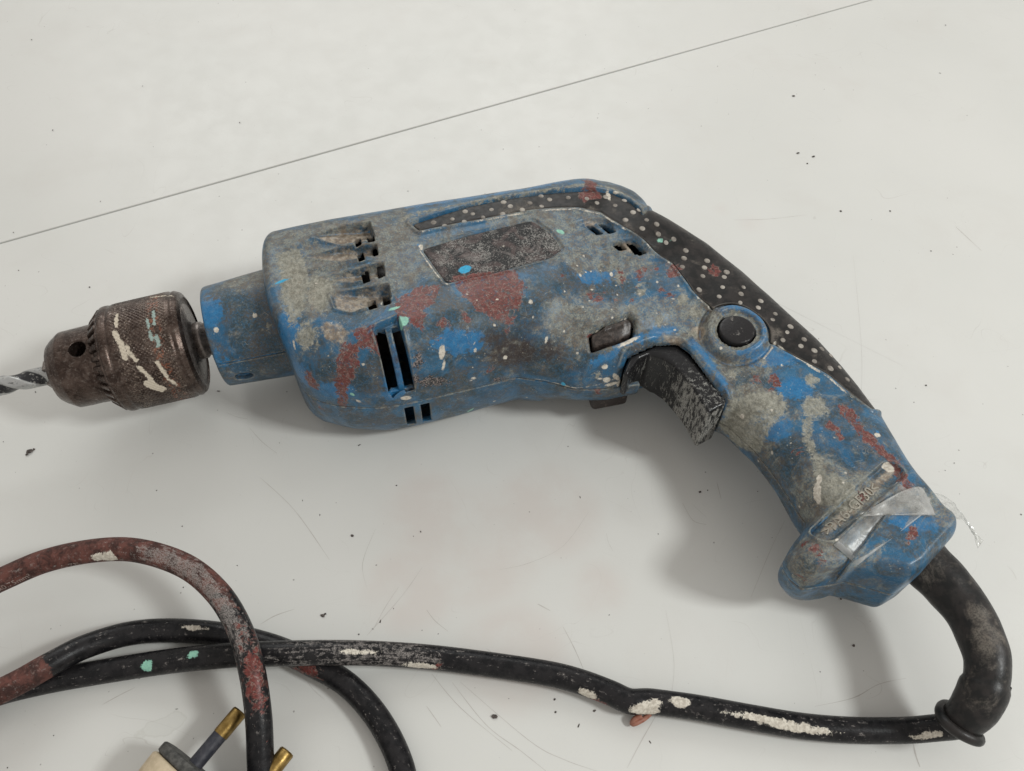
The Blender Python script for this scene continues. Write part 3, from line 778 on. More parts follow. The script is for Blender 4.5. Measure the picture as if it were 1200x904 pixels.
for a in [(560,380,70,30),(620,420,60,25),(600,300,60,30),(700,330,60,25),(500,450,60,15),(880,470,60,30),(930,560,50,45),(400,440,40,20),(700,390,60,30),(420,300,60,40)]: blob('p_grime', *a)
for a in [(600,412,34,22),(645,412,16,12),(465,420,8,20),(580,395,14,10),(830,375,14,26)]: blob('p_brown', *a)
for a in [(508,447,19,7,0),(585,445,6,4),(490,423,5,9),(487,445,4,4)]: blob('p_black', *a)
for a in [(335,385,14,26),(395,458,20,12),(465,440,16,32),(540,400,30,14),(900,500,24,16),(1070,612,18,9),(930,455,22,12),(905,420,30,10),(700,325,26,8),(350,440,14,18)]: blob('p_clean', *a)
streak('p_dust', [(318,282),(390,266),(465,252)], 7); streak('p_grime', [(318,282),(390,266),(465,252)], 14)
streak('p_clean', [(478,243),(590,226),(662,212),(704,210)], 4); streak('p_clean', [(695,425),(729,405),(767,390),(791,386)], 5); streak('p_clean', [(812,402),(832,425),(853,458),(850,490)], 5)
BL['p_clean'].append(('l', np.array([(bc[0]+11.6*cos(t), bc[1]+11.6*sin(t), float(bil(Hr, bc[0]+11.6*cos(t), bc[1]+11.6*sin(t)))) for t in np.linspace(-1.9, 2.0, 20)]), 1.2))

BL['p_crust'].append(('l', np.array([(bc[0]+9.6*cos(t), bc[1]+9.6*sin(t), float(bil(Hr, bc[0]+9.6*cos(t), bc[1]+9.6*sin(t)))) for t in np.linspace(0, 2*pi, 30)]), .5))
streak('p_tan', [(968,622),(1006,588),(1045,553)], 5); streak('p_grime', [(968,622),(1006,588),(1045,553)], 9)
for pl, dep in pockets[:4]: BL['p_tan'].append(('p', np.array([SS(*p) for p in pl]), -.3))
for a in [(345,330,12,30,-.2),(392,390,18,10,.5),(372,345,10,22,0),(405,300,20,6,-.2),(690,262,10,5),(735,290,14,6),(790,400,14,5,.4),(820,392,12,9)]: blob('p_tan', *a)
for q_ in ([(378,296),(438,284)],[(372,314),(444,304)],[(385,340),(452,329)],[(398,372),(462,358)]): streak('p_grime', q_, 5)
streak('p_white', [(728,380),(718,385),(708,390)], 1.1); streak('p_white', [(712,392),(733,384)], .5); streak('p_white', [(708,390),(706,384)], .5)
V, F = shell(1)
V[:, 2] += Z0
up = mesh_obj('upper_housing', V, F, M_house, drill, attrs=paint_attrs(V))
V, F = shell(-1)
V, F = lower_mirror(V, F); V[:, 2] += Z0
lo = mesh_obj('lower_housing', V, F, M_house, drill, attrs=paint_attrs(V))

# ---- pieces that follow the side surface (rubber, nameplate)
def skin_piece(name, dpoly, top, depth, mat, mask=None, round_=.5, extra=None):
    ix = np.where((dpoly < 2).any(1))[0]; iy = np.where((dpoly < 2).any(0))[0]
    a0, a1 = max(ix[0]-2, 0), min(ix[-1]+3, len(gx)); b0, b1 = max(iy[0]-2, 0), min(iy[-1]+3, len(gy))
    sl = (slice(a0, a1), slice(b0, b1)); ks = np.arange(-1, 41, RES)
    arr = np.empty((a1-a0, b1-b0, len(ks)), np.float32)
    for k, w in enumerate(ks):
        f = ((qn[sl]+(max(w, 0)/T[sl])**NEXP)**(1/NEXP)-1)*np.minimum(T, Rr*1.15)[sl]
        g = f-top-(extra[sl] if extra is not None else 0)
        g = smax(g, dpoly[sl], round_)
        g = np.maximum(g, -(f-top+depth)); g = np.maximum(g, .3-w)
        arr[:, :, k] = g
    V, F = surface(arr, (gx[a0], gy[b0], ks[0]), RES); V[:, 2] += Z0
    return mesh_obj(name, V, F, mat, drill, attrs=paint_attrs(V))
btncut = 14.8-rb
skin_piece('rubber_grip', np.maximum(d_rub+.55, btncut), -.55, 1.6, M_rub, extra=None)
skin_piece('nameplate', d_lab+.7, -.55, .9, M_plate)

# studs on the rubber grip
studs_px = [(508,260),(530,256),(554,250),(576,245),(598,241),(621,237),(644,233),(666,231),(521,264),(544,259),(566,254),(589,250),(612,245),(635,241),(545,247),(590,236),(634,229),
            (688,232),(710,230),(732,234),(750,245),(721,240),(700,237),(733,257),(753,267),(742,248),(758,257),(770,262),(781,284),(772,274),(790,280),(804,293),(802,302),(800,312),(829,305),(826,313),(824,323),(820,339),
            (852,318),(849,324),(847,336),(843,347),(872,336),(869,344),(868,354),(892,352),(889,360),(909,367),(906,374),(927,382),(923,389),(918,398),(943,397),(939,405),(955,410),(955,423),(964,408),(974,431),(994,444),(985,430),(975,416)]
sv = []; sf = []
def dome(c, r, hgt, nrm):
    nrm = np.array(nrm)/np.linalg.norm(nrm); t1 = np.cross(nrm, (0, 1, 0)); t1 /= np.linalg.norm(t1); t2 = np.cross(nrm, t1)
    b = len(sv); n = 12
    for rr, hh_ in [(1.0, -.3), (1.0, .25), (.82, .75), (.45, 1.0)]:
        for i in range(n):
            a = 2*pi*i/n; sv.append(tuple(np.array(c)+(t1*cos(a)+t2*sin(a))*r*rr+nrm*hgt*hh_))
    sv.append(tuple(np.array(c)+nrm*hgt*1.04))
    for j in range(3):
        for i in range(n):
            sf.append((b+j*n+i, b+j*n+(i+1) % n, b+(j+1)*n+(i+1) % n, b+(j+1)*n+i))
    for i in range(n): sf.append((b+3*n+i, b+3*n+(i+1) % n, b+4*n))
for (u, v) in studs_px:
    x, y, z = SP3(u, v)
    if float(bil(Hs, x, y)) < Z0+6 or abs(float(bil(Hs, x, y))-z) > .6: continue
    gxx = float(bil(Hs, np.array([x+1.]), np.array([y]))[0]-bil(Hs, np.array([x-1.]), np.array([y]))[0])/2
    gyy = float(bil(Hs, np.array([x]), np.array([y+1.]))[0]-bil(Hs, np.array([x]), np.array([y-1.]))[0])/2
    nrm = np.array((-gxx, -gyy, 1.0)); nrm /= np.linalg.norm(nrm)
    dome(np.array((x, y, z))-nrm*.62, rnd.uniform(1.05, 1.5), rnd.uniform(.34, .5), nrm)
st = mesh_obj('grip_studs', sv, sf, M_dot, drill); st['kind'] = 'stuff'

# ---- general solid in the drill's axes
def solid(name, fn, lo_, hi_, res, mat, parent=None, attr_fn=None):
    xs = np.arange(lo_[0], hi_[0], res); ys = np.arange(lo_[1], hi_[1], res); zs = np.arange(lo_[2], hi_[2], res)
    X, Y, Z = np.meshgrid(xs, ys, zs, indexing='ij')
    V, F = surface(fn(X, Y, Z), (xs[0], ys[0], zs[0]), res)
    return mesh_obj(name, V, F, mat, parent, attrs=attr_fn(V) if attr_fn else None)

# trigger
ts = LL([(729,438,50),(736,418,50),(768,404,50),(794,404,50),(808,414,50),(853,469,50),(850,475,50),(829,486,50),(819,467,50),(810,453,50),(799,440,50),(788,428,50),(776,420,50),(762,416,50),(750,421,50),(742,431,50),(737,441,50)])
def f_trig(X, Y, Z):
    W = Z-Z0
    d2 = poly_sd(X[:, :, 0], Y[:, :, 0], ts); d2 = blur(d2, .8)[:, :, None]
    low = np.interp(X, [22, 27, 42], [1.0, 3.0, 14.2])
    return smax(d2+.4, np.maximum(W-14.2, -low-W), 1.5)
def trig_attr(V):
    d = poly_sd(V[:, 0], V[:, 1], ts); near = sstep(np.hypot(V[:, 0]-L(825,488,40)[0], V[:, 1]-L(825,488,40)[1]), 30, 8)
    return {'p_front': sstep(V[:, 2], 49.6, 48.2)*(.35+.65*near)+.55*near*sstep(V[:, 2], 48, 50)}
solid('trigger', f_trig, (12,-142,20), (72,-66,52), .5, M_trigger, drill, trig_attr)

# lock button
def f_btn(X, Y, Z):
    r = np.hypot(X-bc[0], Y-bc[1]); zt = float(bil(Hs, bc[0], bc[1]))
    return smax(smax(r-7.7, Z-(zt+.5)+.006*r*r, .8), 46-Z, .3)
solid('lock_button', f_btn, (bc[0]-10, bc[1]-10, 44), (bc[0]+10, bc[1]+10, 64), .4, M_black, drill)

# direction slider with a moulded arrow
szt = float(bil(Hs, np.array([SP(718,390)[0]]), np.array([SP(718,390)[1]]))[0])
a0_, a1_ = SP(728, 381), SP(708, 390)
def f_sw(X, Y, Z):
    XX, YY = X[:, :, 0], Y[:, :, 0]
    d2 = blur(poly_sd(XX, YY, sw), 1.6)
    d2 = d2[:, :, None]
    ht = np.array(bil(Hs, XX, YY))
    hill = (.9*np.exp(-((seg_d(XX, YY, a0_, a1_)-.0)/.7)**2))
    ah = LL([]) 
    arrow = np.minimum(seg_d(XX, YY, a1_, (a1_[0]+2.2, a1_[1]+2.6)), seg_d(XX, YY, a1_, (a1_[0]+3.2, a1_[1]-1.4)))
    hill = hill+.7*np.exp(-(arrow/.6)**2)
    return smax(smax(d2+.8, Z-(ht-.6+hill)[:, :, None], .8), (ht-7)[:, :, None]-Z, .3)
solid('direction_switch', f_sw, (6,-84,46), (42,-58,76), .4, M_slider, drill, paint_attrs)

# lever under the trigger on the far side
def f_lev(X, Y, Z):
    a = np.array(L(693,474,18)); b = np.array(L(735,466,18)); u_ = (b-a)/np.linalg.norm(b-a); n_ = np.array([-u_[1], u_[0]])
    s = (X-a[0])*u_[0]+(Y-a[1])*u_[1]; t = (X-a[0])*n_[0]+(Y-a[1])*n_[1]
    return smax(smax(np.abs(s-np.linalg.norm(b-a)/2)-np.linalg.norm(b-a)/2, np.abs(t-7)-8.5, 2), np.abs(Z-19)-5, 2)
solid('selector_lever', f_lev, (-2,-100,11), (45,-52,28), .5, M_brown, drill)

# motor seen dimly through the vents
def lathe(name, prof, mat, parent, n=48, cz=Z0, cy=0.0):
    V = []; F = []
    for i, (x, r) in enumerate(prof):
        for k in range(n):
            a = 2*pi*k/n; V.append((x, cy+r*cos(a), cz+r*sin(a)))
            if i: j = (k+1) % n; F.append(((i-1)*n+k, (i-1)*n+j, i*n+j, i*n+k))
    F.append(tuple(range(n))[::-1]); F.append(tuple((len(prof)-1)*n+k for k in range(n)))
    return mesh_obj(name, V, F, mat, parent)
lathe('motor', [(-100,16),(-98,19),(-80,20),(-79,23),(-30,23),(-29,18),(20,16)], M_dark, drill, cy=-6)

# ---- collar between chuck and housing
def f_col(X, Y, Z):
    r = np.hypot(Y, Z-Z0); R = 23.4+(X+143)*.075
    f = smax(r-R, -(X+143.4), 1.4)
    f = smax(f, X+108, 1)
    f = np.maximum(f, -np.maximum(r-16.5, X+139.5))                       # hollow mouth
    ang = np.arctan2(Z-Z0, -Y)                                             # from the underside of the drill
    groove = np.maximum(np.abs((ang-radians(17))*r)-.35, r-(R+2)); f = np.maximum(f, -np.maximum(groove, (R-.9)-r))
    f = np.maximum(f, -np.maximum(np.hypot((X+134)/1.3, (ang+radians(9))*r)-3.2, R-3-r))
    return f
blob_c = {}
def col_attr(V):
    a = {k: np.full(len(V), 30.0) for k in PAINTS}
    def near(u, v, z, r, kd, sx=1.0):
        x, y = L(u, v, z); d = np.sqrt(((V[:, 0]-x)/sx)**2+(V[:, 1]-y)**2+((V[:, 2]-z)*.6)**2)-r
        a[kd] = np.minimum(a[kd], d)
    for (u, v, r, kd) in [(258,360,1.2,'p_white'),(277,405,1.2,'p_white'),(287,400,.8,'p_white'),(253,386,1.2,'p_white'),(300,372,1.6,'p_white'),(310,356,.9,'p_white'),(275,340,2.2,'p_crust'),
                          (312,382,1.6,'p_crust'),(287,355,.6,'p_white'),(280,347,12,'p_grime'),(305,350,16,'p_grime'),(315,400,16,'p_grime'),(325,380,14,'p_grime'),(325,430,8,'p_grime'),
                          (300,330,9,'p_dust'),(252,420,10,'p_clean'),(246,370,7,'p_clean'),(262,435,8,'p_clean'),(290,440,4,'p_black')]:
        near(u, v, 56, r, kd)
    return a
solid('collar', f_col, (-150,-28,7), (-106,28,65), .5, M_house, drill, col_attr)

# ---- spindle and chuck
lathe('spindle', [(-156,6.5),(-151.8,7.4),(-151.6,8.6),(-148.4,8.6),(-147.6,7.6),(-138,7.6),(-137,11),(-118,11)], M_steel, drill, n=40)
def chuck_prof(X):                                      # radius of the chuck's jaw body
    return np.interp(X, [-213.5,-211,-207,-190], [12.6,14.8,17.4,18.0])
def f_body(X, Y, Z):
    y, z = Y, Z-Z0; r = np.hypot(y, z)
    f = smax(r-chuck_prof(X), np.maximum(-(X+213.2), X+184), .6)
    # key hole drilled towards the camera side, two more round the body
    for k in range(3):
        a = radians(104+120*k); ny, nz = cos(a), sin(a)
        along = y*ny+z*nz; d = np.hypot(X+197.4, -y*nz+z*ny)-3.55
        f = smax(f, -np.maximum(d, 6-along), .35)
    f = np.maximum(f, -np.maximum(r-4.6, X+205))
    return f
def chuck_attr(V):
    x = V[:, 0]; y = V[:, 1]; z = V[:, 2]-Z0; r = np.hypot(y, z)
    a = {}
    a['p_knurl'] = sstep(x, -182, -180)*sstep(x, -157, -158.5)*(r > 23)*sstep(np.abs(x+171), 0, 4)
    a['p_rust'] = np.exp(-((x+163)/3.5)**2)*(r > 23)*sstep(y, 22, 12)+.0
    a['p_white'] = np.full(len(V), 30.0); a['p_mint'] = np.full(len(V), 30.0)
    def s3(pts, w, kd):
        P3 = []
        for (u, v) in pts:
            zz = Z0+20.0
            for _ in range(10):
                xx, yy = L(u, v, zz); zz = .5*zz+.5*(Z0+math.sqrt(max(24.6**2-yy*yy, 4)))
            P3.append(np.array((xx, yy, zz)))
        for p, q_ in zip(P3[:-1], P3[1:]):
            d = q_-p; t = np.clip(((V-p)@d)/(d@d+1e-9), 0, 1)[:, None]
            dd_ = np.linalg.norm(V-p-d*t, axis=1)-w
            a[kd] = np.minimum(a[kd], dd_)
    s3([(134,390),(141,402),(147,420)], 1.2, 'p_white'); s3([(137,368),(136,382)], .8, 'p_white'); s3([(148,406),(153,416),(160,423)], .8, 'p_white')
    s3([(163,431),(172,439),(180,449)], 1.0, 'p_white'); s3([(176,452),(184,454),(189,456)], 2.0, 'p_white'); s3([(184,424),(192,437),(200,447),(209,454)], .9, 'p_white')
    s3([(172,375),(178,398)], .7, 'p_mint'); s3([(180,365),(181,380)], .7, 'p_mint'); s3([(183,395),(186,405)], .9, 'p_mint'); s3([(176,349),(205,346)], .5, 'p_white')
    s3([(70,396),(73,404)], .9, 'p_white'); s3([(111,449),(117,452)], .5, 'p_white')
    return a
chuck = empty('chuck', (0, 0, 0)); chuck.parent = drill
solid('jaw_body', f_body, (-216,-21,Z0-21), (-182,21,Z0+21), .4, M_chuck, chuck, chuck_attr)
def f_sleeve(X, Y, Z):
    y, z = Y, Z-Z0; r = np.hypot(y, z); ang = np.arctan2(z, y)
    R = np.interp(X, [-192.8,-191.8,-188.6,-188.2,-187.4,-186.8,-185.6,-184.4,-183.4,-182.2,-158,-156.8,-155.5,-153.5,-152.6], [19,20.2,23.2,23.6,23.3,24.2,24.4,24.3,23.8,24.4,24.7,24.2,24.5,23.4,22])
    # gear teeth of the key ring
    N = 30; tooth = (np.abs(((ang*N/(2*pi)) % 1)-.5)*2)
    R = np.where(X < -187.8, R-2.6*sstep(tooth, .42, .62)*sstep(X, -187.8, -188.5), R)
    # knurl
    kn = sstep(X, -181.6, -180.4)*sstep(X, -157.8, -159)
    u_ = (ang*24.6+X)*pi/1.75; v_ = (ang*24.6-X)*pi/1.75
    R = R+kn*.42*(np.abs(np.sin(u_))*np.abs(np.sin(v_))-.5)
    f = smax(r-R, -(X+192.4), .5); f = smax(f, X+152.4, 1.3)
    f = np.maximum(f, -np.maximum(r-20.6, -(X+153.2)))                       # recess of the back face
    f = np.maximum(f, 17.9-r)
    return f
solid('key_sleeve', f_sleeve, (-194.5,-26.5,Z0-26.5), (-150.5,26.5,Z0+26.5), .35, M_chuck, chuck, chuck_attr)
lathe('back_washer', [(-160,18.4),(-153.4,18.4),(-152.8,17.8),(-152.6,10.5),(-151.6,9.6),(-151.4,6)], M_steel, chuck, n=64)
for k in range(3):
    a = radians(80+120*k); V = []; 
    for x in (-217.0, -200):
        for dr, dt in ((3.9, -2.1), (3.9, 2.1), (8.4 if x > -205 else 5.6, 3.0), (8.4 if x > -205 else 5.6, -3.0)):
            V.append((x, dr*cos(a)-dt*sin(a), Z0+dr*sin(a)+dt*cos(a)))
    mesh_obj('jaw', V, [(0,1,2,3),(7,6,5,4),(0,4,5,1),(1,5,6,2),(2,6,7,3),(3,7,4,0)], M_steel, chuck, smooth=False)

# ---- cable
def frames(path):
    n = len(path); Tn = np.gradient(path, axis=0); Tn /= np.linalg.norm(Tn, axis=1)[:, None]
    N = np.zeros_like(path); up_ = np.array((0, 0, 1.0))
    for i in range(n):
        side_ = np.cross(Tn[i], up_); side_ /= np.linalg.norm(side_)+1e-9; N[i] = np.cross(side_, Tn[i])
    B = np.cross(Tn, N)
    return Tn, N, B
def resample(p, step):
    d = np.concatenate([[0], np.cumsum(np.linalg.norm(np.diff(p, axis=0), axis=1))])
    s = np.arange(0, d[-1], step)
    return np.stack([np.interp(s, d, p[:, i]) for i in range(3)], 1), s
def tube(path, rad, n=24):
    Tn, N, B = frames(path); V = []; m = len(path)
    A = np.linspace(0, 2*pi, n, endpoint=False)
    rad = np.broadcast_to(np.asarray(rad, dtype=float), (m,))
    V = (path[:, None, :]+rad[:, None, None]*(np.cos(A)[None, :, None]*N[:, None, :]+np.sin(A)[None, :, None]*B[:, None, :])).reshape(-1, 3)
    i = np.arange(m*n).reshape(m, n); j = np.roll(i, -1, axis=1)
    F = np.stack([i[:-1], j[:-1], j[1:], i[1:]], -1).reshape(-1, 4)
    return V, F
def loc3(u, v, z):
    x, y = L(u, v, z); return (x, y, z)
CR = 4.75
cord_px = [(1168,800,33),(1160,824,28),(1146,842,22),(1122,850,15),(1098,853,9.5),(1060,856,6),(1000,856,5.2),(940,851,5),(880,841,5),(820,830,5),(785,825,5),(760,822,5.3),(738,822,6),(715,812,5.5),(680,799,5),(640,789,5),(560,777,5),(500,770,6),(440,766,9),(390,765,12.5),(330,766,15.4),(270,768,13),(200,775,8),(140,784,5),(80,794,5),(40,802,5),(0,812,5),
           (-60,832,5),(-180,850,5),(-300,800,6),(-300,740,10),(-190,730,15),(-70,712,17),(0,680,19),(55,657,22),(115,645,25),(165,646,27),(218,664,29),(256,696,29.5),(281,738,29.5),(295,785,28),(303,840,22),(306,904,14),(312,960,7),(345,1010,5),(410,1030,5),(465,990,5),(475,930,5),(466,886,5),(440,838,5),(405,801,5),(362,777,5),(320,758,5),(262,744,5),(200,739,5),(150,743,6.5),(100,758,10.5),(62,777,14),(25,798,15.6),(-15,819,14),
           (-60,850,8),(-60,930,5),(20,1010,6),(90,1000,9),(125,970,11)]
path = catmull([loc3(*p) for p in cord_px], 10)
path, sarc = resample(path, 1.2)
V, F = tube(path, CR, 28)
na = 28; ss = np.repeat(sarc, na); aa = np.tile(np.linspace(0, 2*pi, na, endpoint=False), len(path))
# project cable vertices once to find where a paint mark lies on it
CAMP = np.array((0, -DIST*sin(TILT), DIST*cos(TILT)))
def to_world(V): return np.stack([ORG[0]+V[:, 0]*EX[0]+V[:, 1]*EY[0], ORG[1]+V[:, 0]*EX[1]+V[:, 1]*EY[1], V[:, 2]], 1)
VW = to_world(V)
def nearest(u, v, want=None):
    D = np.array(((u-600)/FOC, sin(TILT)-(v-452)/FOC*cos(TILT), -cos(TILT)-(v-452)/FOC*sin(TILT))); D /= np.linalg.norm(D)
    r = VW-CAMP; t = r@D; d = np.linalg.norm(r-t[:, None]*D, axis=1)
    return int(np.argmin(d+.08*(t-t.min()) if want is None else d+.08*(t-t.min())))
att = {k: np.full(len(V), 30.0) for k in ('p_red', 'p_white', 'p_mint')}
def cmark(kd, u, v, rs, ra):
    i = nearest(u, v); da = (aa-aa[i]+pi) % (2*pi)-pi
    d = (np.hypot((ss-ss[i])/rs, da*CR/ra)-1)*min(rs, ra)
    att[kd] = np.minimum(att[kd], d)
for a in [(172,781,2.4,2.4),(225,767,2.2,1.6)]: cmark('p_mint', *a)
for a in [(688,814,4,2.2),(759,831,5.5,3.5),(798,821,4,2.4),(492,781,7,1.6),(900,845,15,1.4),(935,853,14,1.6),(115,655,3,2.2),(128,653,3.5,2.6),(1090,861,7,1.4),(230,735,5,1),(770,824,3,1.2),(420,765,8,1.0),(875,839,5,.8)]: cmark('p_white', *a)
for a in [(299,805,9,2.6),(303,785,10,1.4),(294,770,8,1.6),(358,784,6,2.5),(508,781,1.6,1.2),(696,821,2.5,1.2)]: cmark('p_red', *a)
def srange(u0, v0, u1, v1):
    return sorted((ss[nearest(u0, v0)], ss[nearest(u1, v1)]))
rz = np.zeros(len(V))
a, b = srange(5, 680, 245, 690); rz = np.maximum(rz, sstep(ss, a-200, a)*sstep(ss, b+30, b-20))
a, b = srange(35, 795, 5, 810); rz = np.maximum(rz, sstep(ss, a-9, a-5)*sstep(ss, b+150, b+60))
a, b = srange(285, 740, 303, 810); rz = np.maximum(rz, .38*sstep(ss, a-30, a)*sstep(ss, b+10, b-5))
att['p_redzone'] = rz; att['c_s'] = ss; att['c_x'] = np.cos(aa); att['c_y'] = np.sin(aa)
sc_ = np.zeros(len(V)); a, b = srange(160, 646, 285, 745); sc_ = np.maximum(sc_, sstep(ss, a-10, a+10)*sstep(ss, b+20, b-10)*np.clip(np.cos(aa-.3), 0, 1)**2)
a, b = srange(350, 765, 500, 770); sc_ = np.maximum(sc_, .5*sstep(ss, a-20, a+10)*sstep(ss, b+20, b-10))
att['p_scuff'] = sc_
cord = mesh_obj('power_cord', V, F, M_cord, drill, attrs=att)

# lettering printed on the cable
def text_mesh(body, size):
    cu = bpy.data.curves.new('lettering', 'FONT'); cu.body = body; cu.size = size; cu.extrude = 0; cu.resolution_u = 2
    o = bpy.data.objects.new('lettering_tmp', cu); COL.objects.link(o)
    dg = bpy.context.evaluated_depsgraph_get(); me = bpy.data.meshes.new_from_object(o.evaluated_get(dg))
    v = np.array([tuple(q.co) for q in me.vertices]); f = [tuple(p.vertices) for p in me.polygons]
    bpy.data.objects.remove(o); bpy.data.curves.remove(cu); bpy.data.meshes.remove(me)
    return v, f
M_print = mat_simple('faded_cable_print', (.20,.15,.13), (.34,.28,.25), .6, (.5, .7))
Tn, NN, BB = frames(path)
def cable_text(body, u, v, size, dirn):
    i = nearest(u, v); s0 = ss[i]; a0 = aa[i]
    tv, tf = text_mesh(body, size); out_ = []
    for x, y, _ in tv:
        s = s0+dirn*x; k = min(max(s/1.2, 0), len(path)-2); k0 = int(k); w = k-k0
        c = path[k0]*(1-w)+path[k0+1]*w; N_ = NN[k0]; B_ = BB[k0]
        an = a0-dirn*y/CR
        out_.append(c+(CR+.05)*(N_*cos(an)+B_*sin(an)))
    return mesh_obj('cable_lettering', np.array(out_), tf, M_print, cord, smooth=False)
cable_text('2x0.75mm\u00b2', -4, 694, 3.4, 1)
cable_text('\u25b3 ZN', 72, 668, 3.2, 1)

# frayed red wire under the tape on the cable
wp = catmull([loc3(*p) for p in [(762,836,4),(755,842,3),(746,847,3),(741,848,2),(744,843,3.5),(752,839,4)]], 6)
V, F = tube(wp, 1.1, 10); mesh_obj('bare_wire', V, F, M_redwire, cord)

# rubber cable sleeve with a rolled cuff
sp = catmull([loc3(*p) for p in [(1068,640,36),(1086,662,36),(1108,684,36),(1132,714,36),(1148,744,36),(1157,775,35),(1154,805,32),(1141,830,27),(1124,848,21)]], 12)
sp, s2 = resample(sp, 1.0); f_ = s2/s2[-1]
rad = np.interp(f_, [0,.15,.35,.55,.70,.745,.76,.80,.88,.95,1.0], [10.0,9.6,8.6,8.0,7.6,7.4,8.1,8.3,8.0,7.3,6.8])
Tn_, N_, B_ = frames(sp)
V, F = tube(sp, rad, 36)
wob = 1+.02*np.sin(V[:, 0]*.35)*np.cos(V[:, 1]*.41)
cen = np.repeat(sp, 36, axis=0); V = cen+(V-cen)*wob[:, None]
sl_att = {k: np.full(len(V), 30.0) for k in PAINTS}
for (u, v, r, kd) in [(1107,698,1.0,'p_white'),(1134,748,.6,'p_white'),(1134,700,.5,'p_white'),(1152,728,4,'p_dust'),(1090,672,4,'p_dust'),(1165,750,3,'p_dust'),(1160,832,3,'p_dust')]:
    x, y, z = loc3(u, v, 44); sl_att[kd] = np.minimum(sl_att[kd], np.linalg.norm(V-np.array((x, y, z)), axis=1)-r)
sleeve = mesh_obj('cable_sleeve', V, F, M_rub, drill, attrs=sl_att)
end = sp[-1]; tE, nE, bE = Tn_[-1], N_[-1], B_[-1]
Vt = []; Ft = []; n1, n2 = 40, 12
for i in range(n1):
    a = 2*pi*i/n1
    for k in range(n2):
        b = 2*pi*k/n2; rr = 7.5+1.9*cos(b)+.25*sin(3*a)
        Vt.append(end+(nE*cos(a)+bE*sin(a))*rr+tE*(2.0*sin(b)+.5*sin(2*a)))
        Ft.append((i*n2+k, ((i+1) % n1)*n2+k, ((i+1) % n1)*n2+(k+1) % n2, i*n2+(k+1) % n2))
mesh_obj('cuff', np.array(Vt), Ft, M_rub, sleeve, attrs={k: np.full(len(Vt), 30.0) for k in PAINTS})

# ---- raised mark on the butt
def plate_text(body, a, b, size):
    tv, tf = text_mesh(body, size); a = np.array(a); b = np.array(b); e = (b-a)/np.linalg.norm(b-a); nrm = np.array([-e[1], e[0]])
    if nrm@np.array([0, 1]) < 0: nrm = -nrm
    wdt = tv[:, 0].max(); pts = []
    for x, y, _ in tv:
        p = a+e*(x*.93+.5)+nrm*(y-size*.34)
        z = float(bil(Hr, np.array([p[0]]), np.array([p[1]]))[0]); pts.append((p[0], p[1], z+.42))
    n = len(pts); V = pts+[(p[0], p[1], p[2]-.9) for p in pts]; F = [tuple(f) for f in tf]
    from collections import Counter
    cnt = Counter(); 
    for f in tf:
        for i in range(len(f)): cnt[(f[i], f[(i+1) % len(f)])] += 1
    for (i, j) in list(cnt):
        if (j, i) not in cnt: F.append((j, i, i+n, j+n))
    return mesh_obj('moulded_lettering', np.array(V), F, M_letter, up, smooth=False)
plate_text('>PA6-GF30<', SP(966, 624), SP(1047, 551), 5.9)

# ---- plug
pc = np.array(loc3(229, 896, 14)); pt_ = np.array(loc3(267, 851, 14)); pdir = (pt_-pc)/np.linalg.norm(pt_-pc)
pc2 = np.array(loc3(313, 910, 14)); 
pside = np.cross(pdir, (0, 0, 1)); pside /= np.linalg.norm(pside)
if pside@(pc2-pc) < 0: pside = -pside
plug = empty('plug', (0, 0, 0)); plug.parent = drill
cen = pc+pside*12.5
def loc_plug(X, Y, Z):
    a = (X-cen[0])*pdir[0]+(Y-cen[1])*pdir[1]; b = (X-cen[0])*pside[0]+(Y-cen[1])*pside[1]
    return a, b, Z-14
def f_plug(X, Y, Z):
    a, b, c = loc_plug(X, Y, Z)
    hw = np.interp(a, [-46,-34,-12,-4], [6,14,26,26.5]); hh_ = np.interp(a, [-46,-34,-10], [6,10,13.4])
    e = ((np.abs(b)/hw)**3+(np.abs(c)/hh_)**3)**(1/3)*np.minimum(hw, hh_)-np.minimum(hw, hh_)
    return smax(smax(e, a+4.2, 1.2), -(a+46), 1.5)
def f_rim(X, Y, Z):
    a, b, c = loc_plug(X, Y, Z)
    e = ((np.abs(b)/25.6)**3.2+(np.abs(c)/12.7)**3.2)**(1/3.2)*12.7-12.7
    return smax(e, np.abs(a+2.1)-2.0, .7)
lo_ = (cen[0]-60, cen[1]-60, -1); hi_ = (cen[0]+50, cen[1]+50, 29)
solid('plug_body', f_plug, lo_, hi_, .8, M_cream, plug)
solid('plug_face', f_rim, lo_, hi_, .7, M_plugrim, plug)
for off in (0, 24.0):
    base = pc+pside*off
    c1, c2, c3 = base-pdir*3, base+pdir*12.5, base+pdir*22.3
    pth = np.array([c1, c1+(c2-c1)*.5, c2]); V, F = tube(pth, 2.75, 20)
    pin = mesh_obj('pin', V, F, M_pinsleeve, plug)
    pth = np.array([c2-pdir*.5, c2+(c3-c2)*.5, c3-pdir*.8, c3-pdir*.2, c3, c3+pdir*.05]); V, F = tube(pth, np.array([2.95,2.95,2.95,2.6,1.6,.05]), 20)
    # same parent: pins are brass with a dark sleeve
    tip = mesh_obj('pin_tip', V, F, M_brass, plug)

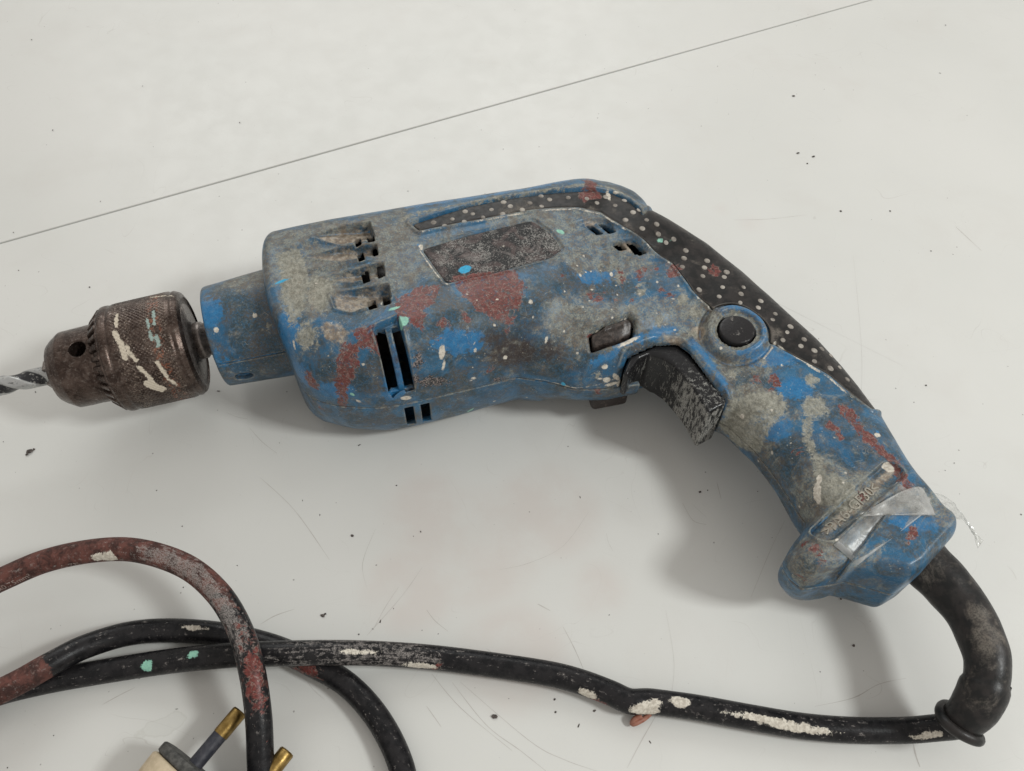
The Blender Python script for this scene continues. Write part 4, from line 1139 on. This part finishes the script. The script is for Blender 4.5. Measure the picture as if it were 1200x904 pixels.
# ------------------------------------------------------------------ drill bit held in the chuck (can be pulled out: a thing of its own)
M_bit = NT('worn_masonry_bit')
_f = M_bit.attr('p_flute')
_c = M_bit.mix(M_bit.ramp(_f, .35, .65), M_bit.mix(M_bit.noise(.8, 6, .7), (.30,.31,.31), (.46,.46,.45)), (.030,.030,.033))
_c = M_bit.mix(M_bit.ramp(M_bit.noise(.5, 7, .75, off=(5, 5, 5)), .55, .62, 0, .7), _c, (.50,.49,.46))
_c = M_bit.mix(M_bit.ramp(M_bit.noise(.4, 7, .75, off=(5, 25, 5)), .57, .63, 0, .8), _c, (.02,.02,.02))
M_bit.done(_c, .36, .6, M_bit.bump(M_bit.noise(.8, 4), .2, .0002))
bit = empty('drill_bit', ROOTLOC, ALPHA)
tag(bit, 'grey and black spiral drill bit clamped in the chuck at the left edge', 'drill bit')
V = []; F = []; FL = []; xs = np.arange(-318, -203, .5); n = 64
for i, x in enumerate(xs):
    tw = (x+205)*2*pi/34.0; inside = sstep(x, -219, -215)
    for k in range(n):
        a = 2*pi*k/n; ph = ((a-tw)/pi) % 1.0                       # two flutes
        land = .0 if ph < .42 else sin(pi*(ph-.42)/.58)**.5; FL.append(land*(1-inside))
        r = 4.3-1.0*land*(1-inside)
        if x < -310: r *= (x+318.5)/8.5
        V.append((x, r*cos(a), Z0+r*sin(a)))
        if i: j = (k+1) % n; F.append(((i-1)*n+k, (i-1)*n+j, i*n+j, i*n+k))
mesh_obj('spiral_shank', V, F, M_bit.m, bit, attrs={'p_flute': FL})
V = [(-319,0,Z0-4.6),(-319,0,Z0+4.6),(-312,1.1,Z0-4.8),(-312,1.1,Z0+4.8),(-312,-1.1,Z0-4.8),(-312,-1.1,Z0+4.8),(-322,0,Z0)]
mesh_obj('carbide_tip', V, [(0,6,4),(6,1,5),(0,2,6),(6,3,1),(6,5,4),(6,2,3),(2,0,4),(3,5,1),(2,4,5,3)], M_steel, bit, smooth=False)

# ------------------------------------------------------------------ strip of clear film stuck on the butt
mf = NT('clear_crumpled_film')
gl = mf.n.new('ShaderNodeBsdfGlossy'); gl.inputs['Roughness'].default_value = .32; gl.inputs['Color'].default_value = (.9,.9,.9,1)
tr = mf.n.new('ShaderNodeBsdfTransparent'); tr.inputs['Color'].default_value = (.95,.95,.94,1)
df = mf.n.new('ShaderNodeBsdfDiffuse'); df.inputs['Color'].default_value = (.8,.8,.78,1)
m1 = mf.n.new('ShaderNodeMixShader'); mf.put(m1.inputs[0], mf.ramp(mf.noise(.18, 5, .6), .35, .7, .08, .24)); mf.l.new(tr.outputs[0], m1.inputs[1]); mf.l.new(df.outputs[0], m1.inputs[2])
fr = mf.n.new('ShaderNodeFresnel'); fr.inputs['IOR'].default_value = 1.5
nb = mf.bump(mf.noise(.15, 3, .5, 1.0), .5, .001); mf.l.new(nb, gl.inputs['Normal']); mf.l.new(nb, fr.inputs['Normal'])
m2 = mf.n.new('ShaderNodeMixShader'); mf.put(m2.inputs[0], mf.math('MULTIPLY', fr.outputs[0], .45, clamp=True)); mf.l.new(m1.outputs[0], m2.inputs[1]); mf.l.new(gl.outputs[0], m2.inputs[2])
mf.l.new(m2.outputs[0], mf.out.inputs['Surface'])
film = empty('clear_film', ROOTLOC, ALPHA)
tag(film, 'crumpled strip of clear film stuck across the end of the blue handle', 'film')
def film_sheet(name, rows, amp):
    # rows: list of (left point, right point) as 3-D points; a ruled strip with creases and real thickness
    V = []; nu = 10; rows = [(np.array(a), np.array(b)) for a, b in rows]
    A = catmull([r[0] for r in rows], 6); B = catmull([r[1] for r in rows], 6); m = len(A)
    for i in range(m):
        for k in range(nu+1):
            p = A[i]*(1-k/nu)+B[i]*(k/nu)
            V.append(p+np.array((0, 0, amp*(.6*sin(i*.9+k*1.3)+.5*sin(k*2.1-i*.45)))))
    V = np.array(V); n = len(V)
    F = [(i*(nu+1)+k, (i+1)*(nu+1)+k, (i+1)*(nu+1)+k+1, i*(nu+1)+k+1) for i in range(m-1) for k in range(nu)]
    o = mesh_obj(name, V, F, mf.m, film)
    so = o.modifiers.new('thickness', 'SOLIDIFY'); so.thickness = .00012
    return o
def sp3(u, v, lift=.5):
    p = SP3(u, v, Hr); return (p[0], p[1], p[2]+lift)
film_sheet('stuck_part', [(sp3(1006,604,1.0), sp3(1010,607,1.0)), (sp3(1030,592,1.6), sp3(1034,606,1.4)), (sp3(1055,578,1.6), sp3(1062,606,1.3)), (sp3(1074,573,1.6), sp3(1088,606,1.3)), (loc3(1084,575,56), loc3(1106,604,54))], .10)
film_sheet('wrap', [(sp3(976,640,.7), sp3(1050,566,.9)), (sp3(986,648,.9), sp3(1060,574,1.1)), (sp3(996,657,.7), sp3(1072,582,.9)), (sp3(1003,664,.6), sp3(1086,600,.7))], .05)
film_sheet('loose_tail', [(loc3(1074,571,58), loc3(1100,603,56)), (loc3(1092,577,55), loc3(1112,603,53)), (loc3(1112,585,50), loc3(1122,608,49)), (loc3(1122,596,46), loc3(1131,612,45)), (loc3(1132,610,43), loc3(1136,618,43)), (loc3(1142,622,41), loc3(1141,628,41)), (loc3(1152,634,40), loc3(1146,643,40))], .7)
